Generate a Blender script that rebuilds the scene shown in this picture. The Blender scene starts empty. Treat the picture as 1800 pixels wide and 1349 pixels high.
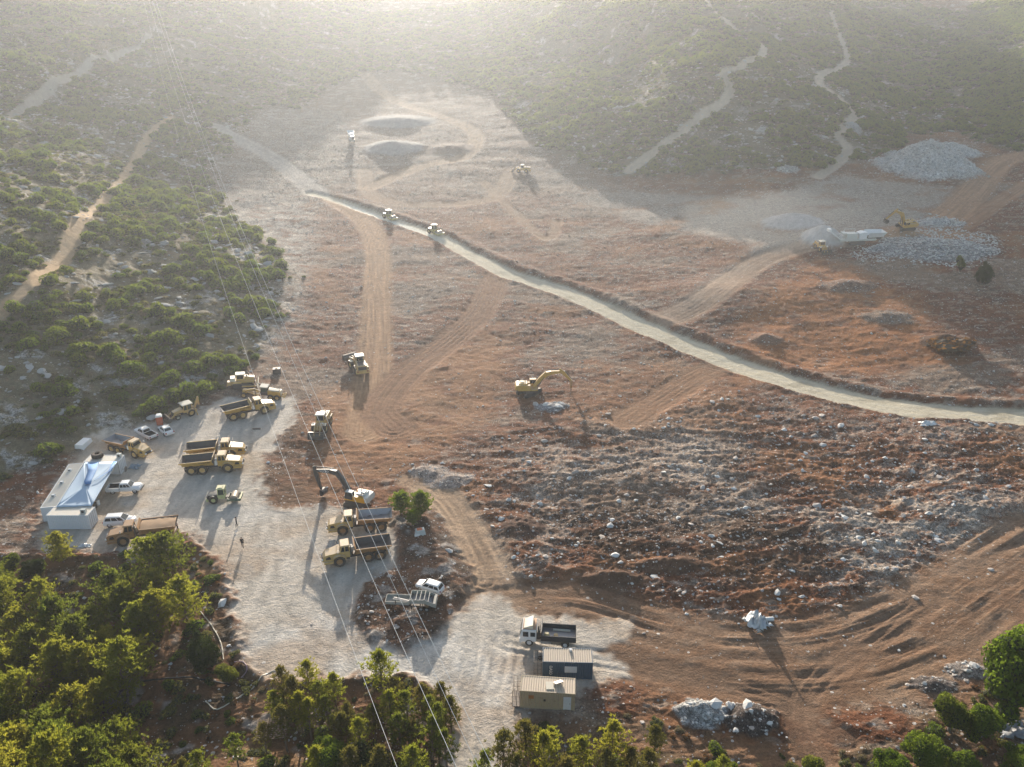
import bpy, math, random
import numpy as np
from mathutils import Vector, Matrix

R = math.radians
random.seed(11)
rng = np.random.default_rng(5)
scene = bpy.context.scene
col = scene.collection

# ------------------------------------------------------------------ camera, sky, sun, exposure
CAM_H, PITCH, FPX = 72.6, R(24.0), 1386.0          # metres, below horizontal, focal length in photo pixels (1800 wide)
cam_d = bpy.data.cameras.new('camera')
cam = bpy.data.objects.new('camera', cam_d); col.objects.link(cam)
cam.location = (0, 0, CAM_H)
cam.rotation_euler = (R(90) - PITCH, 0, 0)
cam_d.sensor_width = 36.0
cam_d.lens = 36.0 * FPX / 1800.0
cam_d.clip_start, cam_d.clip_end = 1.0, 8000.0
scene.camera = cam

SUN_EL, SUN_AZ = R(11.5), R(-8.5)                    # azimuth measured from +Y towards +X
world = bpy.data.worlds.new('World'); scene.world = world
world.use_nodes = True
wn = world.node_tree.nodes; wn.clear()
sky = wn.new('ShaderNodeTexSky'); sky.sky_type = 'NISHITA'; sky.sun_disc = False
sky.sun_elevation = SUN_EL; sky.sun_rotation = SUN_AZ
sky.altitude = 200; sky.air_density = 1.0; sky.dust_density = 2.5; sky.ozone_density = 1.0
bg = wn.new('ShaderNodeBackground'); bg.inputs['Strength'].default_value = 0.125
wo = wn.new('ShaderNodeOutputWorld')
world.node_tree.links.new(sky.outputs[0], bg.inputs[0]); world.node_tree.links.new(bg.outputs[0], wo.inputs[0])

sl = bpy.data.lights.new('sun', 'SUN'); sl.energy = 5.0; sl.angle = R(0.55); sl.color = (1.0, 0.91, 0.79)
sun = bpy.data.objects.new('sun', sl); col.objects.link(sun)
sd = Vector((math.sin(SUN_AZ) * math.cos(SUN_EL), math.cos(SUN_AZ) * math.cos(SUN_EL), math.sin(SUN_EL)))
sun.rotation_euler = sd.to_track_quat('Z', 'Y').to_euler()
sun.location = (0, 0, 400)

scene.view_settings.view_transform = 'Standard'; scene.view_settings.look = 'None'
scene.view_settings.gamma = 1.0; scene.view_settings.use_curve_mapping = False
scene.view_settings.exposure = 1.1
scene.render.engine = 'CYCLES'
cy = scene.cycles
cy.max_bounces = 5; cy.diffuse_bounces = 3; cy.glossy_bounces = 2; cy.transmission_bounces = 3; cy.volume_bounces = 1
cy.transparent_max_bounces = 6; cy.use_denoising = True; cy.sample_clamp_indirect = 6.0
HAZE_DENSITY, HAZE_G = 0.00019, 0.55

# ------------------------------------------------------------------ noise
_perm = np.random.default_rng(3).permutation(4096)
_ga = np.random.default_rng(4).uniform(0, 2*np.pi, 4096); _gx, _gy = np.cos(_ga), np.sin(_ga)
def perlin(x, y, seed=0):
    xi = np.floor(x).astype(np.int64); yi = np.floor(y).astype(np.int64)
    xf = x - xi; yf = y - yi
    u = xf*xf*xf*(xf*(xf*6-15)+10); v = yf*yf*yf*(yf*(yf*6-15)+10)
    def g(ix, iy, dx, dy):
        h = _perm[(ix + _perm[(iy + seed*131) & 4095]) & 4095]
        return _gx[h]*dx + _gy[h]*dy
    a = g(xi, yi, xf, yf); b = g(xi+1, yi, xf-1, yf); c = g(xi, yi+1, xf, yf-1); d = g(xi+1, yi+1, xf-1, yf-1)
    return ((a*(1-u)+b*u)*(1-v) + (c*(1-u)+d*u)*v) * 1.5
def fbm(x, y, oct=4, seed=0, gain=.5):
    s = 0; a = 1; t = 0
    for o in range(oct):
        s = s + a*perlin(x*2**o, y*2**o, seed+o); t += a; a *= gain
    return s/t
def ridged(x, y, oct=3, seed=0):
    s = 0; a = 1; t = 0
    for o in range(oct):
        s = s + a*(1-np.abs(perlin(x*2**o, y*2**o, seed+o))*2); t += a; a *= .5
    return s/t
def sstep(a, b, x):
    t = np.clip((x-a)/(b-a), 0, 1); return t*t*(3-2*t)
def spos(x, w):                                     # smooth max(x, 0)
    return np.where(x > 40*w, x, w*np.log1p(np.exp(np.clip(x/w, -40, 40))))
def mixc(c, col_, m):
    return c*(1-m[..., None]) + np.asarray(col_)*m[..., None]

# ------------------------------------------------------------------ geometry of polygons and polylines in plan
def poly_sd(X, Y, P):                               # > 0 inside
    P = np.asarray(P, float); n = len(P)
    d2 = np.full(X.shape, 1e18); ins = np.zeros(X.shape, bool)
    for i in range(n):
        ax, ay = P[i]; bx, by = P[(i+1) % n]
        ex, ey = bx-ax, by-ay; wx, wy = X-ax, Y-ay
        t = np.clip((wx*ex+wy*ey)/(ex*ex+ey*ey+1e-12), 0, 1)
        d2 = np.minimum(d2, (wx-ex*t)**2 + (wy-ey*t)**2)
        c = (ay > Y) != (by > Y)
        with np.errstate(divide='ignore', invalid='ignore'):
            xi = (bx-ax)*(Y-ay)/(by-ay+1e-12)+ax
        ins ^= c & (X < xi)
    return np.where(ins, 1, -1)*np.sqrt(d2)
def line_ds(X, Y, P):                               # distance, signed lateral offset, distance along
    P = np.asarray(P, float)
    best = np.full(X.shape, 1e9); lat = np.zeros(X.shape); al = np.zeros(X.shape); s0 = 0
    for i in range(len(P)-1):
        ax, ay = P[i]; bx, by = P[i+1]; ex, ey = bx-ax, by-ay; L = math.hypot(ex, ey)+1e-9
        wx, wy = X-ax, Y-ay; t = np.clip((wx*ex+wy*ey)/(L*L), 0, 1)
        d = np.hypot(wx-ex*t, wy-ey*t); s = (ex*wy-ey*wx)/L
        m = d < best
        best = np.where(m, d, best); lat = np.where(m, np.sign(s)*d, lat); al = np.where(m, s0+t*L, al); s0 += L
    return best, lat, al
def smooth_line(P, n=6):                            # Catmull-Rom
    P = [np.array(p, float) for p in P]; Q = [2*P[0]-P[1]]+P+[2*P[-1]-P[-2]]; out = []
    for i in range(1, len(Q)-2):
        for k in range(n):
            t = k/n
            out.append(.5*((2*Q[i])+(-Q[i-1]+Q[i+1])*t+(2*Q[i-1]-5*Q[i]+4*Q[i+1]-Q[i+2])*t*t+(-Q[i-1]+3*Q[i]-3*Q[i+1]+Q[i+2])*t**3))
    out.append(P[-1]); return np.array(out)

# ------------------------------------------------------------------ the land: valley floor, left hillside, spur, right hill
LEFT_FOOT = np.array([(-300, 30), (-150, 90), (-92, 118), (-79, 131), (-63, 158), (-60, 186), (-66, 235), (-100, 292), (-134, 350), (-146, 450), (-150, 560), (-130, 800), (-110, 1700)])
SPUR = [(-60, 1700), (-45, 900), (-26, 600), (-10, 505), (10, 405), (46, 350), (128, 344), (166, 366), (190, 396), (232, 490), (298, 650), (415, 882), (700, 1700)]
RHILL = [(222, 290), (232, 360), (252, 425), (266, 490), (340, 650), (465, 882), (760, 1700), (2500, 1700), (2500, 250)]
def base_z(X, Y):
    z = .065*spos(Y-172, 9) + .068*spos(Y-335, 25) + .10*spos(Y-620, 40)
    fy = np.interp(Y, LEFT_FOOT[:, 1], LEFT_FOOT[:, 0])
    dl = spos(fy-X, 4)
    z = z + .26*dl - .12*spos(dl-260, 40)
    ds = spos(poly_sd(X, Y, SPUR), 5)
    z = z + .30*ds - .22*spos(ds-150, 30)
    dr = spos(poly_sd(X, Y, RHILL), 6)
    z = z + .36*dr - .2*spos(dr-170, 30)
    z = z + 4.5*sstep(30, 130, X)*sstep(150, 290, Y) + 2.2*np.exp(-((X-62)/22)**2-((Y-215)/16)**2)
    z = z + (7*fbm(X/90, Y/90, 3, 21) + 13*(ridged(X/85, Y/150, 2, 24)-.45))*sstep(12, 90, dl+ds+dr)
    return np.where(z > 98, 98+24*(1-np.exp(-np.maximum(z-98, 0)/24)), z)
cp, sp = math.cos(PITCH), math.sin(PITCH)
def ray(px, py):
    u = (px-900)/FPX; v = (py-674.5)/FPX
    return np.array([u, cp-v*sp, -(sp+v*cp)])
def project(X, Y, Z):
    dz = Z-CAM_H; d = Y*cp-dz*sp; up = Y*sp+dz*cp
    return 900+FPX*X/d, 674.5-FPX*up/d, d
_ts = np.concatenate([np.linspace(45, 260, 170), np.linspace(263, 1600, 330)])
def hit(px, py, fn):
    r = ray(px, py)
    P = _ts[:, None]*r[None, :]
    h = fn(P[:, 0], P[:, 1]); g = CAM_H+P[:, 2]-h
    i = int(np.argmax(g < 0)) if (g < 0).any() else len(g)-1
    i = max(i, 1); lo, hi = _ts[i-1], _ts[i]
    for _ in range(3):
        t = np.linspace(lo, hi, 9); Q = t[:, None]*r[None, :]
        g = CAM_H+Q[:, 2]-fn(Q[:, 0], Q[:, 1])
        k = int(np.argmax(g < 0)) if (g < 0).any() else 8
        k = max(k, 1); lo, hi = t[k-1], t[k]
    t = (lo+hi)/2; q = t*r
    return float(q[0]), float(q[1])
def plan(pts):                                      # photo pixels to points on the land
    return [hit(x, y, base_z) for x, y in pts]

# zones of the site (outlines measured on the photograph, set down on the land)
YARD = plan([(160,762),(240,750),(300,742),(330,724),(400,700),(515,697),(524,730),(497,765),(472,800),(454,860),(478,897),(560,890),(690,905),(702,960),(700,1000),(645,1030),(628,1060),(622,1095),(650,1128),(700,1142),(765,1120),(800,1075),(850,1045),(900,1060),(930,1085),(1105,1092),(1112,1128),(1045,1145),(1085,1150),(1098,1185),(1040,1200),(1010,1252),(905,1252),(892,1349),(890,1420),(795,1420),(798,1349),(808,1260),(770,1215),(720,1178),(640,1188),(560,1192),(470,1192),(430,1160),(412,1090),(398,1010),(345,945),(312,930),(290,968),(220,978),(130,968),(66,968),(74,900),(100,850),(140,792)])
ISLAND = plan([(690,905),(760,895),(800,950),(832,1020),(800,1075),(765,1118),(700,1140),(650,1128),(622,1095),(628,1060),(645,1030),(700,1000),(702,960)])
LOWER = plan([(-300,975),(60,985),(180,985),(295,978),(345,955),(395,1015),(408,1095),(426,1170),(475,1203),(560,1203),(640,1199),(720,1188),(765,1224),(796,1270),(786,1430),(-300,1430)])
WOOD_R = plan([(900,1262),(1010,1262),(1100,1262),(1200,1275),(1330,1300),(1480,1320),(1600,1300),(1660,1240),(1710,1150),(1800,1090),(1950,1060),(1950,1430),(895,1430)])
GREY_L = plan([(375,215),(470,175),(600,200),(650,300),(560,335),(545,430),(520,560),(470,620),(440,520),(395,400),(365,320)])
GREY_SHADE = plan([(900,290),(960,300),(1100,335),(1330,350),(1480,310),(1560,320),(1680,330),(1640,385),(1560,405),(1470,420),(1400,440),(1300,480),(1180,560),(1240,500),(1330,430),(1150,400),(1000,350)])  # dusty grey ground, with the spur's shade put into its colour
GREY_B = plan([(640,235),(690,200),(780,215),(800,250),(740,290),(650,285)])
FIELD = plan([(880,800),(1000,740),(1250,700),(1500,740),(1700,740),(1850,760),(1850,960),(1700,1040),(1500,1110),(1300,1100),(1050,1060),(900,1000),(840,900)])
DARKF = plan([(940,900),(1150,880),(1330,900),(1480,940),(1460,1000),(1300,1010),(1120,990),(980,960)])
PALE_R = plan([(1430,900),(1560,860),(1760,900),(1740,970),(1600,1040),(1480,1010)])
TAN = plan([(560,690),(640,660),(740,640),(880,560),(905,600),(880,700),(860,740),(720,820),(680,850),(560,880),(485,890),(520,830),(560,800)])
TAN_B = plan([(1000,690),(1150,620),(1300,670),(1330,760),(1100,760),(990,740)])
ORANGE = plan([(1300,560),(1440,455),(1500,470),(1600,520),(1640,560),(1650,640),(1500,660),(1400,650),(1290,620)])
EDGE_D = plan([(500,740),(470,800),(450,860),(478,895),(560,880),(530,830),(520,780),(545,740),(525,720)])
ROCKDUMP = plan([(1560,425),(1620,398),(1700,405),(1760,425),(1750,450),(1690,470),(1580,462),(1510,460),(1500,445)])
ROCKDUMP_B = plan([(1600,388),(1640,378),(1690,385),(1700,400),(1640,402)])
GULLY = plan([(1558,297),(1590,236),(1680,230),(1760,262),(1870,268),(1870,-15),(1500,-15)])
BACK = plan([(520,190),(560,155),(640,128),(760,128),(830,150),(880,160),(910,-15),(470,-15)])
def track(pts, w, sm=5): return smooth_line(plan(pts), sm), w
ROAD, ROAD_W = track([(545,338),(590,351),(683,384),(763,412),(830,448),(900,482),(1000,514),(1130,572),(1250,622),(1400,674),(1550,709),(1680,724),(1800,731),(1930,738)], 4.4)
TRACKS = [                                          # points, half width, colour, strength, ruts
 (*track([(585,350),(640,388),(664,440),(662,520),(660,600),(655,660),(640,760)], 4.4), (.36,.215,.12), .9, 1),
 (*track([(872,486),(846,545),(800,590),(735,640),(690,684),(668,722),(694,752)], 4.6), (.235,.125,.07), .9, 1),
 (*track([(762,862),(808,920),(848,990),(872,1060),(872,1150),(852,1250),(845,1349)], 4.2), (.42,.31,.215), .85, 1),
 (*track([(720,845),(790,880),(835,960),(850,1020)], 2.4), (.40,.27,.17), .7, 1),
 (*track([(880,1095),(1000,1085),(1150,1130),(1300,1160),(1480,1150),(1620,1100),(1740,1025),(1850,950)], 8.5), (.245,.15,.09), .75, 2),
 (*track([(1840,262),(1760,285),(1705,345),(1650,392),(1575,412),(1690,415)], 6.5), (.36,.21,.125), .9, 1),
 (*track([(1840,300),(1760,352),(1690,400)], 3.5), (.34,.19,.11), .7, 1),
 (*track([(1170,562),(1250,518),(1330,462),(1420,432),(1480,425)], 5), (.37,.26,.18), .75, 1),
 (*track([(1100,740),(1180,690),(1250,650),(1330,640)], 4), (.3,.17,.095), .6, 1),
 (*track([(-20,562),(0,545),(60,490),(130,415),(190,340),(240,280),(270,228),(300,206)], 2.0), (.42,.29,.17), .95, 0),
 (*track([(1225,-20),(1250,15),(1290,52),(1334,76),(1340,96),(1310,112),(1272,126),(1282,165),(1230,205),(1180,245),(1105,300)], 2.8), (.44,.35,.25), .95, 0),
 (*track([(1462,20),(1480,70),(1490,108),(1447,130),(1443,150),(1480,175),(1502,206),(1474,236),(1490,266),(1438,312)], 2.6), (.43,.34,.25), .95, 0),
 (*track([(640,130),(690,175),(780,205),(835,235),(815,275),(740,292),(650,330)], 4.5), (.40,.27,.17), .7, 1),
 (*track([(380,222),(430,250),(490,285),(560,340)], 5), (.40,.36,.31), .7, 1),
 (*track([(-40,232),(40,190),(130,135),(200,100),(262,60)], 2.6), (.40,.36,.3), .6, 0),
 (*track([(640,300),(650,340),(720,360),(860,350),(900,300)], 4), (.37,.25,.16), .55, 1),
 (*track([(890,1128),(1050,1158),(1230,1190),(1380,1235),(1480,1300)], 1.9), (.20,.125,.08), .6, 1),
 (*track([(1432,1335),(1405,1255),(1440,1185),(1540,1120),(1640,1050)], 1.9), (.22,.135,.085), .6, 1),
 (*track([(850,320),(900,370),(960,420),(980,390)], 2.2), (.35,.23,.14), .5, 1),
]
# heaps: centre, radius along x / y, height, shape (cone / dome), colour
def heap(px, py, rx, ry, h, c, rocky=.3, lift=0, k=1): 
    x, y = hit(px, py, base_z); return (x, y, rx, ry, h, c, rocky, k)
HEAPS = [
 heap(1628,296, 25, 22, 12, (.40,.39,.37), 1.0, k=1.2),
 heap(1668,270, 16, 10, 5, (.40,.39,.37), .9),
 heap(692,262, 17, 15, 3.6, (.24,.225,.21), .1, k=.9),
 heap(700,215, 24, 16, 2.6, (.24,.225,.21), .1, k=.9),
 heap(790,262, 14, 12, 1.4, (.17,.12,.09), .2),
 heap(1446,422, 8.5, 8, 5.0, (.43,.42,.40), .05, k=.75),
 heap(1392,392, 12, 10, 3.0, (.36,.35,.34), .2),
 heap(1588,412, 8, 7, 3.2, (.30,.18,.10), .3, k=1.6),
 heap(1560,420, 9, 5, 1.2, (.30,.18,.10), .3),
 heap(1640,440, 22, 12, 2.6, (.24,.23,.22), .95),  # base colour darkened to stand for shade in the gaps between rocks
 heap(1650,394, 12, 4, 2.4, (.36,.34,.32), .95),
 heap(1660,606, 7, 5, 2.2, (.10,.055,.035), .2),
 heap(1318,1266, 3.8, 2.8, 1.9, (.09,.07,.06), .9),
 heap(1232,1254, 3.4, 2.4, 1.5, (.33,.32,.30), 1.0),
 heap(1345,600, 5, 4, 1.3, (.2,.11,.07), .3),
 heap(968,716, 4, 2.6, .8, (.25,.24,.24), 1.0),
 heap(790,845, 5, 3.4, .6, (.30,.24,.2), .8),
 heap(755,830, 4, 2.6, .5, (.30,.24,.2), .8),
 heap(1490,505, 10, 5, 1.5, (.2,.12,.08), .5),
 heap(1560,560, 8, 5, 1.0, (.2,.14,.1), .5),
 heap(920,930, 4, 3, .8, (.09,.05,.035), .2),
 heap(1080,1020, 6, 2.0, 1.1, (.12,.065,.04), .3),
 heap(1180,1000, 6, 2.0, 1.2, (.12,.065,.04), .3),
 heap(1700,1180, 3, 1.8, .7, (.2,.17,.15), 1.0),
 heap(1640,1205, 3.2, 1.8, .8, (.11,.09,.08), .8),
 heap(1385,300, 5, 4, 1.5, (.30,.28,.25), .9),
 heap(1345,232, 5, 3, 1.5, (.30,.28,.25), .8),
 heap(1500,225, 4, 6, 1.5, (.34,.32,.3), .9),
]
def zones(X, Y):
    Z = {}
    w = 1.2*fbm(X/4.5, Y/4.5, 3, 40) + .5*perlin(X/1.1, Y/1.1, 47)
    def pm(P, soft, amp=1.0): 
        lo = np.min(P, 0)-6; hi = np.max(P, 0)+6
        m = np.zeros(X.shape); s = (X > lo[0]) & (X < hi[0]) & (Y > lo[1]) & (Y < hi[1])
        if s.any(): m[s] = sstep(-soft, soft, poly_sd(X[s], Y[s], P)+amp*w[s])
        return m
    Z['yard'] = pm(YARD, 1.3, 1.9); Z['island'] = pm(ISLAND, .8)
    lo = poly_sd(X, Y, LOWER); Z['lower_d'] = lo; Z['lower'] = sstep(-.6, .6, lo+.8*w)
    Z['wood'] = pm(WOOD_R, 1.5, 2)
    for k, P, s in (('greyl', GREY_L, 6), ('greyshade', GREY_SHADE, 5), ('greyb', GREY_B, 6), ('field', FIELD, 13), ('darkf', DARKF, 4), ('paler', PALE_R, 4), ('tan', TAN, 4), ('tanb', TAN_B, 4), ('orange', ORANGE, 4), ('edged', EDGE_D, 1.2), ('dump', ROCKDUMP, 2), ('dumpb', ROCKDUMP_B, 1.5)):
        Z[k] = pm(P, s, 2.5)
    fy = np.interp(Y, LEFT_FOOT[:, 1], LEFT_FOOT[:, 0])
    w2 = 3*w + 4*fbm(X/16, Y/16, 2, 60)
    ew = 1.5+np.clip((Y-178)/7, 0, 9)
    sc = sstep(-ew, ew, fy-X+1.0*w+.16*np.clip(Y-190, 0, 60)/15*w2-ew*.4)
    sc = np.maximum(sc, sstep(-2, 2, poly_sd(X, Y, SPUR)+w2-2))
    sc = np.maximum(sc, sstep(-2, 2, poly_sd(X, Y, RHILL)+w2))
    sc = np.maximum(sc, np.maximum(pm(GULLY, 3, 3), pm(BACK, 10, 6)*.9))
    Z['scrub'] = sc
    Z['tr'] = []
    for P, hw, c, st, ruts in TRACKS:
        lo = P.min(0)-hw*2-3; hi = P.max(0)+hw*2+3
        m = np.zeros(X.shape); lat = np.zeros(X.shape); s = (X > lo[0]) & (X < hi[0]) & (Y > lo[1]) & (Y < hi[1])
        if s.any():
            d, l, a = line_ds(X[s], Y[s], P)
            m[s] = 1-sstep(hw*.72, hw*1.15+.3, d+.35*w[s]); lat[s] = l
        Z['tr'].append((m, lat))
    d, l, a = line_ds(X, Y, ROAD)
    rw = np.interp(a, [0, 60, 120, 200, 400], [2.2, 2.8, 3.6, 4.3, 4.4])
    rw = rw*.92*(1+.12*perlin(X/9, Y/9, 55)+.10*perlin(X/3, Y/3, 56))
    Z['road'] = 1-sstep(rw-.5, rw+.5, d+.35*w); Z['road_d'] = d; Z['road_l'] = l; Z['road_w'] = rw; Z['road_a'] = a
    Z['heap'] = []
    for hx, hy, rx, ry, h, c, rk, k in HEAPS:
        m = np.zeros(X.shape); s = (np.abs(X-hx) < rx*1.4) & (np.abs(Y-hy) < ry*1.4)
        if s.any():
            q = np.hypot((X[s]-hx)/rx, (Y[s]-hy)/ry)*(1+.1*w[s]+(.35 if rk > .3 else .12)*fbm(X[s]/(.5*rx), Y[s]/(.5*ry), 3, 150))
            m[s] = np.clip(1-q, 0, 1)
        Z['heap'].append(m)
    return Z
def height(X, Y, Z=None):
    X = np.asarray(X, float); Y = np.asarray(Y, float)
    Z = Z or zones(X, Y)
    z = base_z(X, Y)
    hard = np.clip(Z['yard']*(1-Z['island'])+Z['road'], 0, 1)
    rough = (1-hard)
    trm = np.zeros(X.shape)
    for (m, lat), t in zip(Z['tr'], TRACKS): trm = np.maximum(trm, m)
    soil = rough*(1-Z['scrub'])*(1-.8*trm)
    # windrows, clods and humps of the stripped ground
    wx = X+6*fbm(X/30, Y/30, 2, 70); wy = Y+6*fbm(X/30, Y/30, 2, 77)
    z = z + soil*((.20+.30*Z['field'])*ridged(wx/11, wy/5.2, 3, 80) + (.18+.16*Z['field'])*fbm(X/2.6, Y/2.0, 3, 90) + (.10+.20*Z['field'])*ridged(X/1.4, Y/.9, 2, 96) + (.6+.5*Z['field'])*fbm(X/24, Y/18, 2, 99)*sstep(0, 3, 3*rough))
    z = z + Z['scrub']*rough*(1-.8*trm)*(.9*fbm(X/9, Y/9, 3, 101) + .35*ridged(X/3, Y/2.4, 2, 105))
    z = z + hard*(.05*fbm(X/3, Y/3, 3, 110) + .02*perlin(X*1.7, Y*1.7, 112))
    for (m, lat), t in zip(Z['tr'], TRACKS):
        hw = t[1]
        if t[4] == 1: z = z - m*(.10 + (.06*np.cos(lat*2*np.pi/1.35+2*perlin(X/16, Y/16, 118)) + .08*perlin(lat/.35, X/50+Y/50, 119))*np.clip(.4+1.2*perlin(X/9, Y/9, 115), 0, 1.2))
        elif t[4] == 2: z = z - m*(1-hard)*(.12 + (.13*np.cos(lat*2*np.pi/2.6+3*perlin(X/14, Y/14, 118)) + .10*perlin(lat/.45, X/40, 119))*np.clip(.35+1.3*perlin(X/9, Y/9, 115), 0, 1.2))
        else: z = z - m*.18
    # yard rim and the bank down to the pines
    z = z + .5*np.exp(-(Z['lower_d']/.9)**2)*(1-hard)*(1+fbm(X/2, Y/2, 2, 120)) - 2.6*sstep(0, 24, Z['lower_d']) + .4*Z['island']*(1+fbm(X/3, Y/3, 2, 122))
    # the levelled road: sunk below its upper side
    rd, rl, rw = Z['road_d'], Z['road_l'], Z['road_w']
    up = rl > 0
    cut = np.where(up, 1-sstep(rw, rw+1.0, rd), 1-sstep(rw, rw+1.0, rd))
    z = z - .45*cut + np.where(up, .55*np.exp(-((rd-rw-2.6)/1.6)**2), .2*np.exp(-((rd-rw-1.2)/.8)**2))*(1+.6*fbm(X/4, Y/4, 2, 130))*(1-Z['road'])*np.clip(Z['road_a']/40, 0, 1)
    for m, hp in zip(Z['heap'], HEAPS):
        z = z + hp[4]*np.minimum(sstep(0, 1, m)*.35+m*.65, 1)**hp[7]*(1+.12*hp[6]*fbm(X/2, Y/2, 2, 140))
    return z
def at(px, py):
    x, y = hit(px, py, height)
    return Vector((x, y, float(height(np.array([x]), np.array([y]))[0])))
def zat(x, y): return float(height(np.array([x]), np.array([y]))[0])
# ------------------------------------------------------------------ materials
def new_mat(name):
    m = bpy.data.materials.new(name); m.use_nodes = True
    nt = m.node_tree; nt.nodes.clear()
    out = nt.nodes.new('ShaderNodeOutputMaterial')
    return m, nt, out
def nd(nt, t, **kw):
    n = nt.nodes.new(t)
    for k, v in kw.items():
        if k in n.inputs: n.inputs[k].default_value = v
        else: setattr(n, k, v)
    return n
def lk(nt, a, b): nt.links.new(a, b)
def rgba(c): return (c[0], c[1], c[2], 1)
def mixrgb(nt, fac, a, b, blend='MIX'):
    n = nt.nodes.new('ShaderNodeMix'); n.data_type = 'RGBA'; n.blend_type = blend
    for sock, v in ((n.inputs[0], fac), (n.inputs[6], a), (n.inputs[7], b)):
        if isinstance(v, bpy.types.NodeSocket): lk(nt, v, sock)
        elif isinstance(v, (int, float)): sock.default_value = v
        else: sock.default_value = rgba(v)
    return n.outputs[2]
def math_(nt, op, a, b=None, clamp=False):
    n = nt.nodes.new('ShaderNodeMath'); n.operation = op; n.use_clamp = clamp
    for i, v in enumerate((a, b)):
        if v is None: continue
        if isinstance(v, bpy.types.NodeSocket): lk(nt, v, n.inputs[i])
        else: n.inputs[i].default_value = v
    return n.outputs[0]
def ramp(nt, fac, lo, hi):
    n = nt.nodes.new('ShaderNodeMapRange'); n.interpolation_type = 'SMOOTHSTEP'
    lk(nt, fac, n.inputs[0]); n.inputs[1].default_value = lo; n.inputs[2].default_value = hi
    return n.outputs[0]
_mats = {}
def paint(name, c, rough=.55, metal=0.0, dust=.5, dustc=(.40, .29, .19), wear=(.09, .045, .025), wearamt=.25):
    """painted or bare surface with grain, worn patches and site dust lying on what faces up"""
    if name in _mats: return _mats[name]
    m, nt, out = new_mat(name)
    tc = nd(nt, 'ShaderNodeTexCoord'); g = nd(nt, 'ShaderNodeNewGeometry')
    n1 = nd(nt, 'ShaderNodeTexNoise', Scale=1.7, Detail=6.0, Roughness=.65); lk(nt, tc.outputs['Object'], n1.inputs['Vector'])
    n2 = nd(nt, 'ShaderNodeTexNoise', Scale=9.0, Detail=4.0); lk(nt, tc.outputs['Object'], n2.inputs['Vector'])
    c1 = mixrgb(nt, ramp(nt, n1.outputs[0], .52, .72), c, wear) if wearamt > 0 else mixrgb(nt, 0.0, c, c)
    c1 = mixrgb(nt, wearamt, c, c1)
    c1 = mixrgb(nt, .35, c1, n2.outputs['Color'], 'SOFT_LIGHT')
    sx = nd(nt, 'ShaderNodeSeparateXYZ'); lk(nt, g.outputs['Normal'], sx.inputs[0])
    d = math_(nt, 'MULTIPLY', ramp(nt, sx.outputs[2], .1, .9), dust)
    d = math_(nt, 'MULTIPLY', d, ramp(nt, n1.outputs[0], .25, .6), True)
    d = math_(nt, 'ADD', d, dust*.16, True)
    c2 = mixrgb(nt, d, c1, dustc)
    b = nd(nt, 'ShaderNodeBsdfPrincipled', Roughness=rough, Metallic=metal)
    lk(nt, c2, b.inputs['Base Color']); lk(nt, b.outputs[0], out.inputs[0])
    _mats[name] = m; return m
def leafmat(name, c, c2, trans=.45, gain=1.0):
    m, nt, out = new_mat(name)
    oi = nd(nt, 'ShaderNodeObjectInfo'); g = nd(nt, 'ShaderNodeNewGeometry')
    f = math_(nt, 'ADD', math_(nt, 'MULTIPLY', oi.outputs['Random'], .6), math_(nt, 'MULTIPLY', g.outputs['Random Per Island'], .4))
    cc = mixrgb(nt, f, c, c2)
    d = nd(nt, 'ShaderNodeBsdfDiffuse'); t = nd(nt, 'ShaderNodeBsdfTranslucent'); mx = nd(nt, 'ShaderNodeMixShader', Fac=trans)
    lk(nt, cc, d.inputs[0])
    tcol = mixrgb(nt, .75, cc, (1.0, .98, .42), 'MULTIPLY'); tcol = mixrgb(nt, 1.0, tcol, (1.7*gain,)*3, 'MULTIPLY')
    lk(nt, tcol, t.inputs[0])
    lk(nt, d.outputs[0], mx.inputs[1]); lk(nt, t.outputs[0], mx.inputs[2]); lk(nt, mx.outputs[0], out.inputs[0])
    return m
def stonemat(name, c, c2, vary=True):
    m, nt, out = new_mat(name)
    tc = nd(nt, 'ShaderNodeTexCoord'); oi = nd(nt, 'ShaderNodeObjectInfo'); g = nd(nt, 'ShaderNodeNewGeometry')
    n1 = nd(nt, 'ShaderNodeTexNoise', Scale=2.2, Detail=6.0, Roughness=.7); lk(nt, tc.outputs['Object'], n1.inputs['Vector'])
    f = math_(nt, 'ADD', math_(nt, 'MULTIPLY', oi.outputs['Random'], .55), math_(nt, 'MULTIPLY', ramp(nt, n1.outputs[0], .35, .7), .45))
    cc = mixrgb(nt, f, c, c2)
    bp = nd(nt, 'ShaderNodeBump', Strength=.5, Distance=.08); lk(nt, n1.outputs[0], bp.inputs['Height'])
    d = nd(nt, 'ShaderNodeBsdfPrincipled', Roughness=.95); d.inputs['Specular IOR Level'].default_value = .15
    lk(nt, cc, d.inputs['Base Color']); lk(nt, bp.outputs[0], d.inputs['Normal']); lk(nt, d.outputs[0], out.inputs[0])
    return m
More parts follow.
